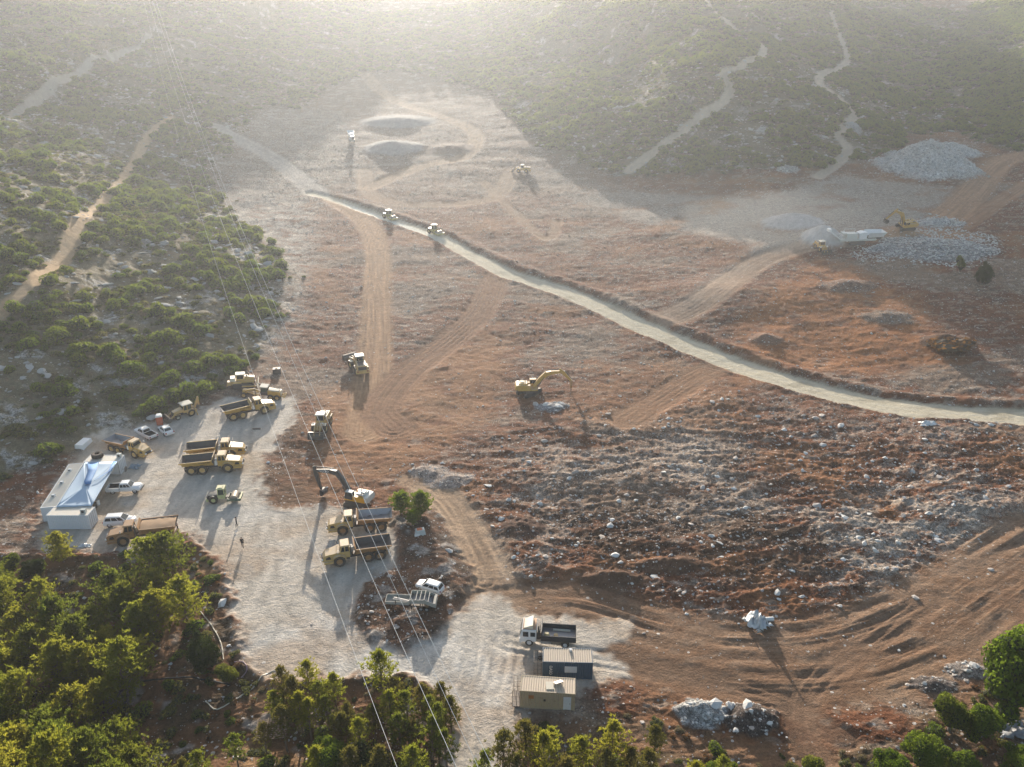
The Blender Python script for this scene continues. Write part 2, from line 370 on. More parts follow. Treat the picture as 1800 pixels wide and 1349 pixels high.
def landmat():
    m, nt, out = new_mat('land')
    at_ = nd(nt, 'ShaderNodeAttribute', attribute_name='soil_tint'); ar = nd(nt, 'ShaderNodeAttribute', attribute_name='stoniness')
    tc = nd(nt, 'ShaderNodeTexCoord')
    n1 = nd(nt, 'ShaderNodeTexNoise', Scale=.9, Detail=8.0, Roughness=.72); lk(nt, tc.outputs['Object'], n1.inputs['Vector'])
    n2 = nd(nt, 'ShaderNodeTexNoise', Scale=3.4, Detail=5.0, Roughness=.7); lk(nt, tc.outputs['Object'], n2.inputs['Vector'])
    n3 = nd(nt, 'ShaderNodeTexNoise', Scale=8.5, Detail=3.0, Roughness=.6); lk(nt, tc.outputs['Object'], n3.inputs['Vector'])
    amp = math_(nt, 'ADD', math_(nt, 'MULTIPLY', ar.outputs['Fac'], 1.0, True), .10, True)      # smoother where the ground is swept clean
    def osc(n, a): return math_(nt, 'ADD', 1.0, math_(nt, 'MULTIPLY', amp, math_(nt, 'MULTIPLY', math_(nt, 'SUBTRACT', ramp(nt, n.outputs[0], .3, .7), .5), a)))
    k = math_(nt, 'MULTIPLY', math_(nt, 'MULTIPLY', osc(n1, 1.15), osc(n2, 1.1)), osc(n3, .8))
    kk = nd(nt, 'ShaderNodeCombineColor'); [lk(nt, k, kk.inputs[i]) for i in range(3)]
    c = mixrgb(nt, 1.0, at_.outputs['Color'], kk.outputs[0], 'MULTIPLY')
    bm = None
    for sc, seed in ((1.5, 0), (3.6, 5)):
        mp = nd(nt, 'ShaderNodeMapping'); mp.inputs['Location'].default_value = (seed*3.1, seed*7.7, 0); lk(nt, tc.outputs['Object'], mp.inputs['Vector'])
        v = nd(nt, 'ShaderNodeTexVoronoi', Scale=sc); lk(nt, mp.outputs[0], v.inputs['Vector'])
        sepc = nd(nt, 'ShaderNodeSeparateColor'); lk(nt, v.outputs['Color'], sepc.inputs[0])
        pick = math_(nt, 'LESS_THAN', sepc.outputs[0], math_(nt, 'MULTIPLY', ar.outputs['Fac'], .55))
        rad = math_(nt, 'ADD', math_(nt, 'MULTIPLY', sepc.outputs[1], .30), .08)
        ins = math_(nt, 'MULTIPLY', math_(nt, 'LESS_THAN', v.outputs['Distance'], rad), pick)
        sv = math_(nt, 'ADD', math_(nt, 'MULTIPLY', sepc.outputs[2], .30), .30)
        sc_ = nd(nt, 'ShaderNodeCombineColor'); lk(nt, sv, sc_.inputs[0]); lk(nt, math_(nt, 'MULTIPLY', sv, .94), sc_.inputs[1]); lk(nt, math_(nt, 'MULTIPLY', sv, .87), sc_.inputs[2])
        c = mixrgb(nt, math_(nt, 'MULTIPLY', ins, .85), c, sc_.outputs[0])
        bm = ins if bm is None else math_(nt, 'MAXIMUM', bm, ins)
    hgt = math_(nt, 'ADD', math_(nt, 'ADD', n1.outputs[0], math_(nt, 'MULTIPLY', n2.outputs[0], .5)), math_(nt, 'MULTIPLY', bm, .35))
    bp = nd(nt, 'ShaderNodeBump', Strength=.9, Distance=.42); lk(nt, hgt, bp.inputs['Height'])
    d = nd(nt, 'ShaderNodeBsdfPrincipled', Roughness=.95); d.inputs['Specular IOR Level'].default_value = .12
    lk(nt, c, d.inputs['Base Color']); lk(nt, bp.outputs[0], d.inputs['Normal']); lk(nt, d.outputs[0], out.inputs[0])
    return m

# ------------------------------------------------------------------ object helpers
def tag(o, label=None, cat=None, group=None, kind=None):
    for k, v in (('label', label), ('category', cat), ('group', group), ('kind', kind)):
        if v: o[k] = v
    return o
def mesh_np(name, V, F):
    """V (n,3), F (m,3) or (m,4) arrays -> mesh"""
    me = bpy.data.meshes.new(name); V = np.asarray(V, np.float32); F = np.asarray(F, np.int32); k = F.shape[1]
    me.vertices.add(len(V)); me.vertices.foreach_set('co', V.ravel())
    me.loops.add(F.size); me.loops.foreach_set('vertex_index', F.ravel())
    me.polygons.add(len(F)); me.polygons.foreach_set('loop_start', np.arange(0, F.size, k, dtype=np.int32))
    me.update(calc_edges=True); return me
def link(name, me, mat=None, parent=None):
    o = bpy.data.objects.new(name, me); col.objects.link(o)
    if mat and me and not me.materials: me.materials.append(mat)
    if parent: o.parent = parent
    return o

# ------------------------------------------------------------------ the ground sheet
def build_ground():
    py = np.concatenate([np.linspace(1440, -8, 800)])
    v = (py-674.5)/FPX; ry = cp-v*sp; rz = -(sp+v*cp)
    Y0 = []
    for a, b in zip(ry, rz):                        # rows spaced as an even valley floor would show them
        t = np.linspace(20, 2500, 5000); h = .065*np.maximum(t*a-172, 0)+.068*np.maximum(t*a-335, 0)+.10*np.maximum(t*a-620, 0)
        g = 72.6+t*b-h; i = int(np.argmax(g < 0)) if (g < 0).any() else len(t)-1
        Y0.append(t[i]*a)
    Y0 = np.array(Y0); k = np.arange(len(Y0))
    Y0 = np.convolve(np.pad(Y0, 8, mode='edge'), np.ones(17)/17, 'valid')
    Y0 = np.maximum.accumulate(Y0+k*1e-3)
    Yr = np.concatenate([np.linspace(18, Y0[0]-.4, 40), Y0, np.linspace(Y0[-1]+5, 1250, 40)])
    s = np.linspace(-1, 1, 840)
    Xg = s[None, :]*(0.78*Yr[:, None]+22); Yg = np.repeat(Yr[:, None], len(s), 1)
    Z = zones(Xg, Yg); H = height(Xg, Yg, Z)
    n, m = Xg.shape
    n1 = fbm(Xg/22, Yg/15, 4, 200); n2 = fbm(Xg/6, Yg/3.6, 4, 206); n3 = fbm(Xg/1.8, Yg/1.2, 3, 212); n4 = fbm(Xg/45, Yg/30, 3, 220)
    c = np.zeros((n, m, 3)) + np.array((.138, .062, .035))
    c = mixc(c, (.095, .056, .042), sstep(-.05, .3, n2)*.8)
    c = mixc(c, (.24, .128, .066), sstep(.05, .4, -n1)*.6)
    c = mixc(c, (.185, .155, .130), sstep(.02, .30, n4+.35*n2)*.72)
    wf = sstep(.16, .3, fbm(Xg/3.4, Yg/1.5, 4, 270)+.25*n1)*.75; c = mixc(c, (.34, .31, .28), wf*.65)
    st = .45+.6*n2+.4*n1
    f = Z['field']; c = mixc(c, (.125, .070, .045), f*sstep(-.05, .4, n2+.4*n3)*.6); c = mixc(c, (.33, .29, .26), f*sstep(.08, .34, n1+.55*n3)*.6); st = st+f*(.35+.6*n1)
    c = mixc(c, (.062, .038, .026), Z['darkf']*sstep(-.45, .1, n2)*.85)
    c = mixc(c, (.37, .35, .325), Z['paler']*sstep(-.3, .2, n2+.3*n3)*.7); st = st+Z['paler']*.4
    c = mixc(c, (.26, .145, .08), Z['tan']*sstep(-.5, .1, n2)*.8); st = st*(1-.7*Z['tan'])
    c = mixc(c, (.22, .12, .065), Z['tanb']*sstep(-.4, .2, n1)*.7); st = st*(1-.5*Z['tanb'])
    c = mixc(c, (.30, .135, .055), Z['orange']*sstep(-.5, .15, n2)*.85); st = st*(1-.55*Z['orange'])
    c = mixc(c, (.10, .058, .036), Z['edged']*sstep(-.5, 0, n2)*.85)
    g = np.maximum(Z['greyl']*sstep(-.45, .1, n2), Z['greyshade']*sstep(-.55, .05, n1)*.95)  # second term paints the spur's shade along with the grey ground
    c = mixc(c, (.275, .262, .245), g*.9); c = mixc(c, (.47, .45, .42), Z['greyl']*sstep(.1, .35, n2)*.8); st = st+Z['greyl']*.6+Z['greyshade']*.1
    c = mixc(c, (.33, .31, .29), Z['greyb']*.6)
    bk = sstep(285, 370, Yg)*(1-sstep(30, 60, Xg)); c = mixc(c, (.115, .090, .072), bk*.8); c = mixc(c, (.30, .285, .26), bk*sstep(.12, .32, fbm(Xg/8, Yg/5, 3, 275))*.55); st = st+.3*bk
    c = c*np.array((1.08, .975, .85))
    # undisturbed scrub hillsides, dry grass and outcrops
    sc = Z['scrub']
    cs = np.zeros((n, m, 3))+np.array((.165, .138, .085)); cs = mixc(cs, (.115, .10, .058), sstep(0, .35, n2)); cs = mixc(cs, (.20, .15, .088), sstep(.1, .4, n1)*.6); cs = mixc(cs, (.2, .12, .075), sstep(.2, .4, n3)*.4)
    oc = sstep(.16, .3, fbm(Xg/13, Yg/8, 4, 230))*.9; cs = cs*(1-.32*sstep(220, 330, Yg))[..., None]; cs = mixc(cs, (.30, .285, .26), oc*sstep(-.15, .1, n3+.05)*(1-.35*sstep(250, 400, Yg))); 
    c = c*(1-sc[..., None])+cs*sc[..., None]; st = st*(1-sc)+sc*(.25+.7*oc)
    # below the rim, and the wood on the right
    lw = Z['lower']; cl = np.zeros((n, m, 3))+np.array((.17, .088, .045)); cl = mixc(cl, (.085, .055, .03), sstep(-.15, .25, n2)); cl = mixc(cl, (.27, .16, .08), sstep(.1, .35, n1)*.8); cl = mixc(cl, (.34, .31, .28), sstep(.22, .4, fbm(Xg/5, Yg/5, 3, 240))*.7)
    c = c*(1-lw[..., None])+cl*lw[..., None]; st = st*(1-lw)+lw*(.3+.5*n2)
    wd = Z['wood']; cw = np.zeros((n, m, 3))+np.array((.2, .115, .065)); cw = mixc(cw, (.12, .085, .05), sstep(-.1, .3, n2)); cw = mixc(cw, (.27, .2, .12), sstep(.1, .35, n1)*.7)
    c = c*(1-.85*wd[..., None])+cw*.85*wd[..., None]
    for (mk, lat), t in zip(Z['tr'], TRACKS):
        stripe = .92+.34*perlin(lat/.5, (Xg+Yg)/60, 301)+.3*perlin(lat/.2, (Xg+Yg)/30, 303)+.2*n3+.15*n2 if t[4] else 1+.3*n3
        c = c*(1-(mk*t[3])[..., None])+np.asarray(t[2])*(mk*t[3]*1.0)[..., None]*np.clip(stripe, .5, 1.4)[..., None]
        st = st*(1-mk*.8)
    isl = Z['island']; ci = np.zeros((n, m, 3))+np.array((.15, .08, .048)); ci = mixc(ci, (.075, .05, .036), sstep(-.1, .3, n2)); ci = mixc(ci, (.3, .27, .24), sstep(.15, .35, fbm(Xg/4, Yg/3, 3, 250))*.8)
    c = c*(1-isl[..., None])+ci*isl[..., None]; st = st*(1-isl)+.55*isl
    y = Z['yard']*(1-isl); cyd = np.zeros((n, m, 3))+np.array((.50, .445, .375))
    cyd = mixc(cyd, (.40, .30, .205), sstep(-.05, .4, n1+.35*n2)*.75); cyd = mixc(cyd, (.58, .55, .50), sstep(.1, .4, n4)*.7); cyd = mixc(cyd, (.43, .335, .25), sstep(-.25, .25, n1+.4*n2)*(1-sstep(96, 118, Yg))*.75); cyd = cyd*(1+.35*fbm(Xg/1.6, Yg/7, 3, 281))[..., None]; cyd = mixc(cyd, (.36, .33, .29), sstep(.22, .45, n2)*.5)
    sw = line_ds(Xg, Yg, smooth_line(YTRK))[1]; cyd = cyd*(1-.13*np.exp(-(np.abs(np.abs(sw)-1.1)/.35)**2)*(1+.5*n2))[..., None]
    c = c*(1-y[..., None])+cyd*y[..., None]; st = st*(1-y)+y*.06
    rd = Z['road']; l = Z['road_l']; cr = np.zeros((n, m, 3))+np.array((.56, .485, .35)); cr = mixc(cr, (.62, .56, .44), sstep(.2, .9, np.cos(l*2*np.pi/2.4+n1*2))*.6); cr = mixc(cr, (.36, .30, .2), sstep(.1, .35, fbm(Xg/9, Yg/4, 3, 260))*.5)
    cr = mixc(cr, (.74, .70, .58), (1-sstep(70, 95, Z['road_a']))*sstep(18, 30, Z['road_a'])*(l < .4)*.9)  # sun's reflection off the wet road, put into its colour
    c = c*(1-rd[..., None])+cr*rd[..., None]; st = st*(1-rd)+.02*rd
    for mk, hp in zip(Z['heap'], HEAPS):
        q = sstep(.02, .2, mk); c = c*(1-q[..., None])+np.asarray(hp[5])*(1+.35*n3+.2*n2)[..., None]*q[..., None]; st = st*(1-q)+hp[6]*q
    V = np.stack([Xg, Yg, H], -1).reshape(-1, 3)
    idx = np.arange(n*m).reshape(n, m)
    F = np.stack([idx[:-1, :-1], idx[:-1, 1:], idx[1:, 1:], idx[1:, :-1]], -1).reshape(-1, 4)
    me = mesh_np('terrain', V, F)
    a = me.attributes.new('soil_tint', 'FLOAT_COLOR', 'POINT')
    rgba_ = np.ones((n*m, 4), np.float32); rgba_[:, :3] = np.clip(c, .01, .8).reshape(-1, 3); a.data.foreach_set('color', rgba_.ravel())
    b = me.attributes.new('stoniness', 'FLOAT', 'POINT'); b.data.foreach_set('value', np.clip(st, 0, 1.3).astype(np.float32).ravel())
    me.polygons.foreach_set('use_smooth', np.ones(len(F), bool))
    o = link('terrain', me, landmat()); tag(o, kind='structure')
    return o
YTRK = plan([(445, 700), (430, 790), (455, 880), (470, 960), (480, 1050), (540, 1130), (640, 1158), (740, 1150), (820, 1110)])
build_ground()

# ------------------------------------------------------------------ plants and stones, as prototypes
def fan_leaves(P, N, size, aspect, rg, flat=.35, drop=0.0):
    """one small bent leaf (two triangles) per point P, facing roughly along N"""
    n = len(P)
    A = rg.normal(size=(n, 3)); N = N+flat*rg.normal(size=(n, 3)); N /= np.linalg.norm(N, axis=1)[:, None]+1e-9
    U = np.cross(N, A); U /= np.linalg.norm(U, axis=1)[:, None]+1e-9; W = np.cross(N, U)
    s = size*(.6+.8*rg.random(n))[:, None]
    V = np.stack([P-U*s, P+W*s*aspect, P+U*s, P-W*s*aspect], 1)
    return V.reshape(-1, 3), np.arange(n*4).reshape(n, 4)
def lumpy_dirs(n, rg):
    d = rg.normal(size=(n, 3)); d[:, 2] = np.abs(d[:, 2])*1.0-.12; d /= np.linalg.norm(d, axis=1)[:, None]; return d
def shrub_mesh(name, mat, core_mat, seed, nleaf=420, lobes=5, size=.075, squash=.72, loose=.16, tall=0.0):
    """unit shrub (about 1 m half width): several rounded lobes of leaves around a filler core darkened for contrast"""
    rg = np.random.default_rng(seed); VV = []; FF = []; off = 0; cores = []
    L = [(0, 0, .45, .62)]
    for i in range(lobes-1):
        a = rg.uniform(0, 6.28); r = rg.uniform(.35, .68); L.append((math.cos(a)*r, math.sin(a)*r, rg.uniform(.18, .5), rg.uniform(.34, .55)) if not tall else (math.cos(a)*r*rg.uniform(.3, 1.15), math.sin(a)*r*rg.uniform(.3, 1.15), rg.uniform(.15, .4+tall), rg.uniform(.16, .40)))
    wsum = sum(l[3]**2 for l in L)
    for (x, y, z, r) in L:
        k = int(nleaf*r*r/wsum); d = lumpy_dirs(k, rg)
        rr = r*(1-loose*rg.random(k)+.10*rg.random(k))
        P = np.array([x, y, z*squash/.72])+d*rr[:, None]*np.array([1, 1, squash*1.15])
        v, f = fan_leaves(P, d, size, .62, rg, .55); VV.append(v); FF.append(f+off); off += len(v)
        cores.append((x, y, z, r*.80))
    me = mesh_np(name, np.concatenate(VV), np.concatenate(FF)); me.materials.append(mat); me.materials.append(core_mat)
    # core: low spheres, joined in
    import bmesh
    bm = bmesh.new(); bm.from_mesh(me)
    for (x, y, z, r) in cores:
        g = bmesh.ops.create_icosphere(bm, subdivisions=1, radius=r)
        for v in g['verts']:
            v.co = Vector((x+v.co.x*(1+.2*rg.normal()), y+v.co.y*(1+.2*rg.normal()), max(-.05, z*squash/.72+v.co.z*squash*1.1)))
        for f in {f for v in g['verts'] for f in v.link_faces}: f.material_index = 1
    bm.to_mesh(me); bm.free(); return me
def rock_mesh(name, mat, seed, flat=.7, sub=1):
    import bmesh
    rg = np.random.default_rng(seed); bm = bmesh.new(); bmesh.ops.create_icosphere(bm, subdivisions=sub, radius=1)
    cuts = [(rg.normal(size=3), rg.uniform(.45, .85)) for _ in range(9)]
    for v in bm.verts:
        p = np.array(v.co)*(1+.12*rg.normal())
        for nrm, dd in cuts:
            nn = nrm/np.linalg.norm(nrm); t = p@nn
            if t > dd: p = p-nn*(t-dd)
        v.co = Vector((p[0]*1.15, p[1], p[2]*flat))
    me = bpy.data.meshes.new(name); bm.to_mesh(me); bm.free(); me.materials.append(mat); return me

M_shg = leafmat('leaf_green', (.062, .100, .022), (.115, .132, .028), .48, 1.3)
M_sho = leafmat('leaf_olive', (.078, .092, .034), (.13, .122, .048), .45, 1.35)
M_shd = leafmat('leaf_dry', (.185, .145, .088), (.24, .205, .135), .35, .8)
M_rust = leafmat('leaf_rust', (.13, .055, .025), (.19, .10, .045), .35, .7)
M_core = paint('dark_core', (.030, .034, .014), 1.0, 0, 0, wearamt=0)  # opaque filler, coloured dark so the backlit leaves stand out
M_cored = paint('dry_core', (.075, .056, .034), 1.0, 0, 0, wearamt=0)
SHRUB = [shrub_mesh('shrub', M_shg, M_core, 1, 620, 6), shrub_mesh('shrub', M_shg, M_core, 2, 560, 5), shrub_mesh('shrub', M_shg, M_core, 3, 520, 4, squash=.85),
         shrub_mesh('shrub', M_sho, M_core, 4, 480, 6, squash=.55), shrub_mesh('shrub', M_sho, M_core, 5, 440, 5, squash=.6, loose=.3), shrub_mesh('shrub', M_sho, M_core, 6, 420, 7, squash=.5),
         shrub_mesh('shrub', M_shd, M_cored, 7, 360, 5, .085, .5, .35), shrub_mesh('shrub', M_shd, M_cored, 8, 340, 6, .085, .45, .4), shrub_mesh('shrub', M_rust, M_cored, 9, 380, 5, .085, .6, .4)]
M_lime = stonemat('limestone', (.46, .44, .41), (.68, .66, .62)); M_limes = stonemat('limestone_stained', (.30, .24, .195), (.54, .50, .46))
M_outc = stonemat('weathered_stone', (.29, .28, .26), (.44, .425, .40))
ROCK = [rock_mesh('boulder', M_lime, 31), rock_mesh('boulder', M_limes, 32, .6), rock_mesh('boulder', M_lime, 33, .8), rock_mesh('boulder', M_limes, 34, .55), rock_mesh('boulder', M_outc, 35, .5, 2), rock_mesh('boulder', M_outc, 36, .62, 2)]

# ------------------------------------------------------------------ scattering: the largest 300 as things, the others as one mass
def in_view(X, Y, Z, mx=60, my=70):
    px, py, d = project(X, Y, Z); return (px > -mx) & (px < 1800+mx) & (py > -my) & (py < 1349+my) & (d > 20), px, py, d
def gn_scatter(name, pts, rot, scl, var, protos):
    me = bpy.data.meshes.new(name); me.vertices.add(len(pts)); me.vertices.foreach_set('co', np.asarray(pts, np.float32).ravel())
    for nm, ty, arr, key in (('spin', 'FLOAT_VECTOR', rot, 'vector'), ('size', 'FLOAT_VECTOR', scl, 'vector'), ('sort', 'INT', var, 'value')):
        a = me.attributes.new(nm, ty, 'POINT'); a.data.foreach_set(key, np.asarray(arr, np.int32 if ty == 'INT' else np.float32).ravel())
    o = link(name, me)
    ng = bpy.data.node_groups.new(name, 'GeometryNodeTree')
    ng.interface.new_socket('Geometry', in_out='INPUT', socket_type='NodeSocketGeometry'); ng.interface.new_socket('Geometry', in_out='OUTPUT', socket_type='NodeSocketGeometry')
    gi = ng.nodes.new('NodeGroupInput'); go = ng.nodes.new('NodeGroupOutput'); J = ng.nodes.new('GeometryNodeJoinGeometry')
    def attr(nm, ty):
        a = ng.nodes.new('GeometryNodeInputNamedAttribute'); a.data_type = ty; a.inputs['Name'].default_value = nm; return a.outputs[0]
    srt = attr('sort', 'INT'); e2r = ng.nodes.new('FunctionNodeEulerToRotation'); ng.links.new(attr('spin', 'FLOAT_VECTOR'), e2r.inputs[0]); sz = attr('size', 'FLOAT_VECTOR')
    for k, p in enumerate(protos):
        oi = ng.nodes.new('GeometryNodeObjectInfo'); oi.transform_space = 'ORIGINAL'; oi.inputs['Object'].default_value = p; oi.inputs['As Instance'].default_value = True
        cmpn = ng.nodes.new('FunctionNodeCompare'); cmpn.data_type = 'INT'; cmpn.operation = 'EQUAL'
        ii = [s for s in cmpn.inputs if s.type == 'INT']; ng.links.new(srt, ii[0]); ii[1].default_value = k
        ip = ng.nodes.new('GeometryNodeInstanceOnPoints')
        ng.links.new(gi.outputs[0], ip.inputs['Points']); ng.links.new(cmpn.outputs[0], ip.inputs['Selection']); ng.links.new(oi.outputs['Geometry'], ip.inputs['Instance'])
        ng.links.new(e2r.outputs[0], ip.inputs['Rotation']); ng.links.new(sz, ip.inputs['Scale']); ng.links.new(ip.outputs[0], J.inputs[0])
    ng.links.new(J.outputs[0], go.inputs[0])
    md = o.modifiers.new('scatter', 'NODES'); md.node_group = ng
    return o
def scatter(kind, pts, rot, scl, var, meshes, labeler, cat, group, stuff_name, limit=300, rank=None):
    pts = np.asarray(pts); scl = np.asarray(scl)
    ok, px, py, d = in_view(pts[:, 0], pts[:, 1], pts[:, 2])
    size = np.where((px > 0) & (px < 1800) & (py > 0) & (py < 1349), scl[:, 0]*FPX/d, 0)
    if rank is not None: size = size*rank
    order = np.argsort(-size); first = list(order[:limit]); rest = order[limit:]
    have = {}
    for v in range(len(meshes)):                     # one of every sort among the single things
        if not any(var[i] == v for i in first):
            c = [i for i in rest if var[i] == v and size[i] > 0]
            if c: first[-1-v] = c[0]
    rest = np.setdiff1d(order, np.array(first))
    for i in first:
        o = bpy.data.objects.new(kind, meshes[var[i]]); col.objects.link(o)
        o.location = pts[i]; o.rotation_euler = rot[i]; o.scale = scl[i]
        lab, grp = labeler(px[i], py[i], var[i], pts[i]); tag(o, lab, cat, grp)
        have.setdefault(int(var[i]), o)
    if len(rest):
        protos = [have[v] for v in sorted(have)]; remap = {v: k for k, v in enumerate(sorted(have))}
        vv = np.array([remap.get(int(var[i]), 0) for i in rest])
        o = gn_scatter(stuff_name, pts[rest], np.asarray(rot)[rest], scl[rest], vv, protos); tag(o, group and ('smaller '+group), cat, None, 'stuff')
    return len(first), len(rest)

def accept(dens):
    return rng.random(len(dens)) < dens

# shrubs: weight by area element so the sampling is even per square metre up to 500 m
N = 500000
Ys = np.sqrt(rng.uniform(45**2, 1040**2, N)); Xs = rng.uniform(-1, 1, N)*(.70*Ys+10)
_, px, py, d = in_view(Xs, Ys, base_z(Xs, Ys))
keep = (px > -50) & (px < 1850) & (py > -30) & (py < 1420); Xs, Ys = Xs[keep], Ys[keep]
Zs = zones(Xs, Ys); hs = height(Xs, Ys, Zs)
trm = np.maximum.reduce([m for m, l in Zs['tr']]); heapm = np.maximum.reduce([m for m in Zs['heap']])
clump = .75*fbm(Xs/15, Ys/12, 3, 300)+.6*fbm(Xs/48, Ys/36, 2, 310); rocky = sstep(.12, .28, fbm(Xs/13, Ys/8, 4, 230))
dens = Zs['scrub']*np.clip(.46+1.7*clump, .05, 1.0)*(1-.7*rocky)
dens = dens*np.where(Ys > 480, .8, 1)*np.where(Ys > 260, 1.25, 1)
dens = np.maximum(dens, (Zs['lower'] > .5)*.5+Zs['wood']*.5)
dens = dens*(1-Zs['yard'])*(1-trm)*(heapm < .05)*(1-Zs['road'])
ys_ = poly_sd(Xs, Ys, YARD); dens = dens*np.where((Ys > 108) & (Xs < -40), ys_ < -3.2, ys_ < -.9)
for qx, qy in plan([(425, 676), (450, 686), (330, 722), (150, 780), (205, 770), (487, 660)]): dens = dens*(np.hypot(Xs-qx, Ys-qy) > 4.2)
keep = accept(dens); Xs, Ys, hs, clump = Xs[keep], Ys[keep], hs[keep], clump[keep]
Zs2 = sstep(-5, 5, poly_sd(Xs, Ys, RHILL))
lowr = (zones(Xs, Ys)['lower'] > .5) | (zones(Xs, Ys)['wood'] > .5)
n = len(Xs); u = rng.random(n); big = rng.random(n)
far = Ys > 250
pg = np.where(lowr, .16, np.where(Xs > 0, .30, .20)+.40*clump+.6*(Zs2 > .5))
var = np.where(u < pg, rng.integers(0, 3, n), np.where(u < .55, rng.integers(3, 6, n), rng.integers(6, 8, n)))
var = np.where(lowr & (u > .62), np.where(u > .8, 8, 6+(u*1000).astype(int) % 2), var)
r = np.where(var < 3, .8+2.0*big**2, np.where(var < 6, .65+.85*big, .45+.6*big)); r = np.where(lowr, r*.6, r)
r = r*np.where(far, 1.25, 1.08)
scl = np.stack([r*rng.uniform(.85, 1.2, n), r*rng.uniform(.85, 1.2, n), r*rng.uniform(.8, 1.15, n)], 1)
rot = np.stack([np.zeros(n), np.zeros(n), rng.uniform(0, 6.28, n)], 1)
P = np.stack([Xs, Ys, hs-.12*r], 1)
KIND = {0: 'rounded bright green shrub', 1: 'rounded bright green shrub', 2: 'tall domed green shrub', 3: 'low olive green shrub', 4: 'loose olive green shrub', 5: 'spreading olive green shrub', 6: 'dry tan brush', 7: 'dry tan brush', 8: 'rust brown dry bush'}
def shrub_label(px, py, v, p):
    if p[1] < 112 and px < 860: reg = 'among the pines below the yard rim' if px < 430 else 'under the thin pines along the lower yard edge'
    elif py > 1050: reg = 'at the foot of the slope on the lower right'
    elif px < 520:
        if py > 700: reg = 'by the left picture edge beside the cabins' if px < 105 else 'just behind the small white trailer' if px < 200 else 'right behind the parked white cars'
        elif py > 560: reg = ('low on the slope at the left picture edge' if px < 90 else 'on the slope above the small white trailer' if px < 190 else 'on the slope above the parked white pickup' if px < 270 else 'on the slope above the backhoe loader' if px < 370 else 'on the slope above the bulldozer')
        elif py > 280: reg = 'below the narrow dirt track on the left slope' if py > 545-1.1*px else 'above the narrow dirt track on the left slope'
        else: reg = 'high on the hazy left hillside'
    elif px < 1640: reg = 'on the hill with the two winding tracks'
    else: reg = 'on the sunlit hill at the upper right corner'
    return f'{KIND[int(v)]} {reg}', f'{KIND[int(v)]}'.replace('brush', 'brushwood clump')+f's {reg}'
_ns = (scatter('shrub', P, rot, scl, var, SHRUB, shrub_label, 'shrub', 'scrub covering the hillsides', 'scrub_cover'))

# stones
N = 420000
Ys = np.sqrt(rng.uniform(45**2, 480**2, N)); Xs = rng.uniform(-1, 1, N)*(.68*Ys+8)
_, px, py, d = in_view(Xs, Ys, base_z(Xs, Ys), 20, 30)
keep = (px > -20) & (px < 1820) & (py > 100) & (py < 1390); Xs, Ys = Xs[keep], Ys[keep]
Zs = zones(Xs, Ys); trm = np.maximum.reduce([m for m, l in Zs['tr']])
cl = fbm(Xs/7, Ys/4, 4, 400)
dens = .035+.35*np.clip(cl, 0, 1)**1.3
dens = dens*(1+2.0*Zs['field']+2.2*Zs['paler']+1.8*Zs['greyl'])*(1-.75*Zs['tan'])*(1-.6*Zs['orange'])
dens = dens*(1-.9*trm)*np.where(Zs['scrub'] > .5, .95, 1)*np.where(Zs['lower'] > .5, .8, 1)
gap = np.clip(.75+1.6*fbm(Xs/5, Ys/3.5, 3, 420), .12, 1); dens = np.maximum(dens, .9*Zs['dump']*gap); dens = np.maximum(dens, .9*Zs['dumpb']*gap)
for m, hp in zip(Zs['heap'], HEAPS): dens = np.where(m > .03, .9*hp[6]**2*(gap if hp[6] > .5 else 1), dens)
dens = dens*np.where(Zs['yard']*(1-Zs['island']) > .3, .015, 1)*(1-Zs['road'])
dens = dens*(1+1.5*Zs['island'])
keep = accept(dens); Xs, Ys = Xs[keep], Ys[keep]; Zk = zones(Xs, Ys); hs = height(Xs, Ys, Zk)
n = len(Xs); q = rng.random(n)
r = .085+.15*q+.6*q**16
scrub0 = Zk['scrub'] > .5
heavy = np.maximum(np.maximum(Zk['dump'], Zk['dumpb']), np.maximum.reduce([np.where(hp[6] > .85, sstep(.02, .1, m), 0) for m, hp in zip(Zk['heap'], HEAPS)]))
r = r*(1+.2*heavy)+heavy*np.where(Ys > 150, .55, .12)*rng.random(n)**1.6; r = np.where(Zk['scrub'] > .5, .2+.38*q+.95*q**9, r); r = np.where(Ys > 225, np.minimum(r*1.15, np.where(scrub0, 1.5, .42)), r)
r = np.where(scrub0 | (heavy > .2) | (Zk['lower'] > .5) | (Zk['field'] > .5) | (Zk['island'] > .5), r, np.minimum(r, .36))
r = np.minimum(r, 1.9)
scrub = Zk['scrub'] > .5
var = np.where(scrub, rng.integers(4, 6, n), np.where(rng.random(n) < .62, rng.choice([0, 2], n), rng.choice([1, 3], n)))
scl = np.stack([r*rng.uniform(.8, 1.4, n), r*rng.uniform(.7, 1.1, n), r*rng.uniform(.45, .85, n)], 1)
rot = np.stack([rng.uniform(-.3, .3, n), rng.uniform(-.3, .3, n), rng.uniform(0, 6.28, n)], 1)
P = np.stack([Xs, Ys, hs+.1*r], 1)
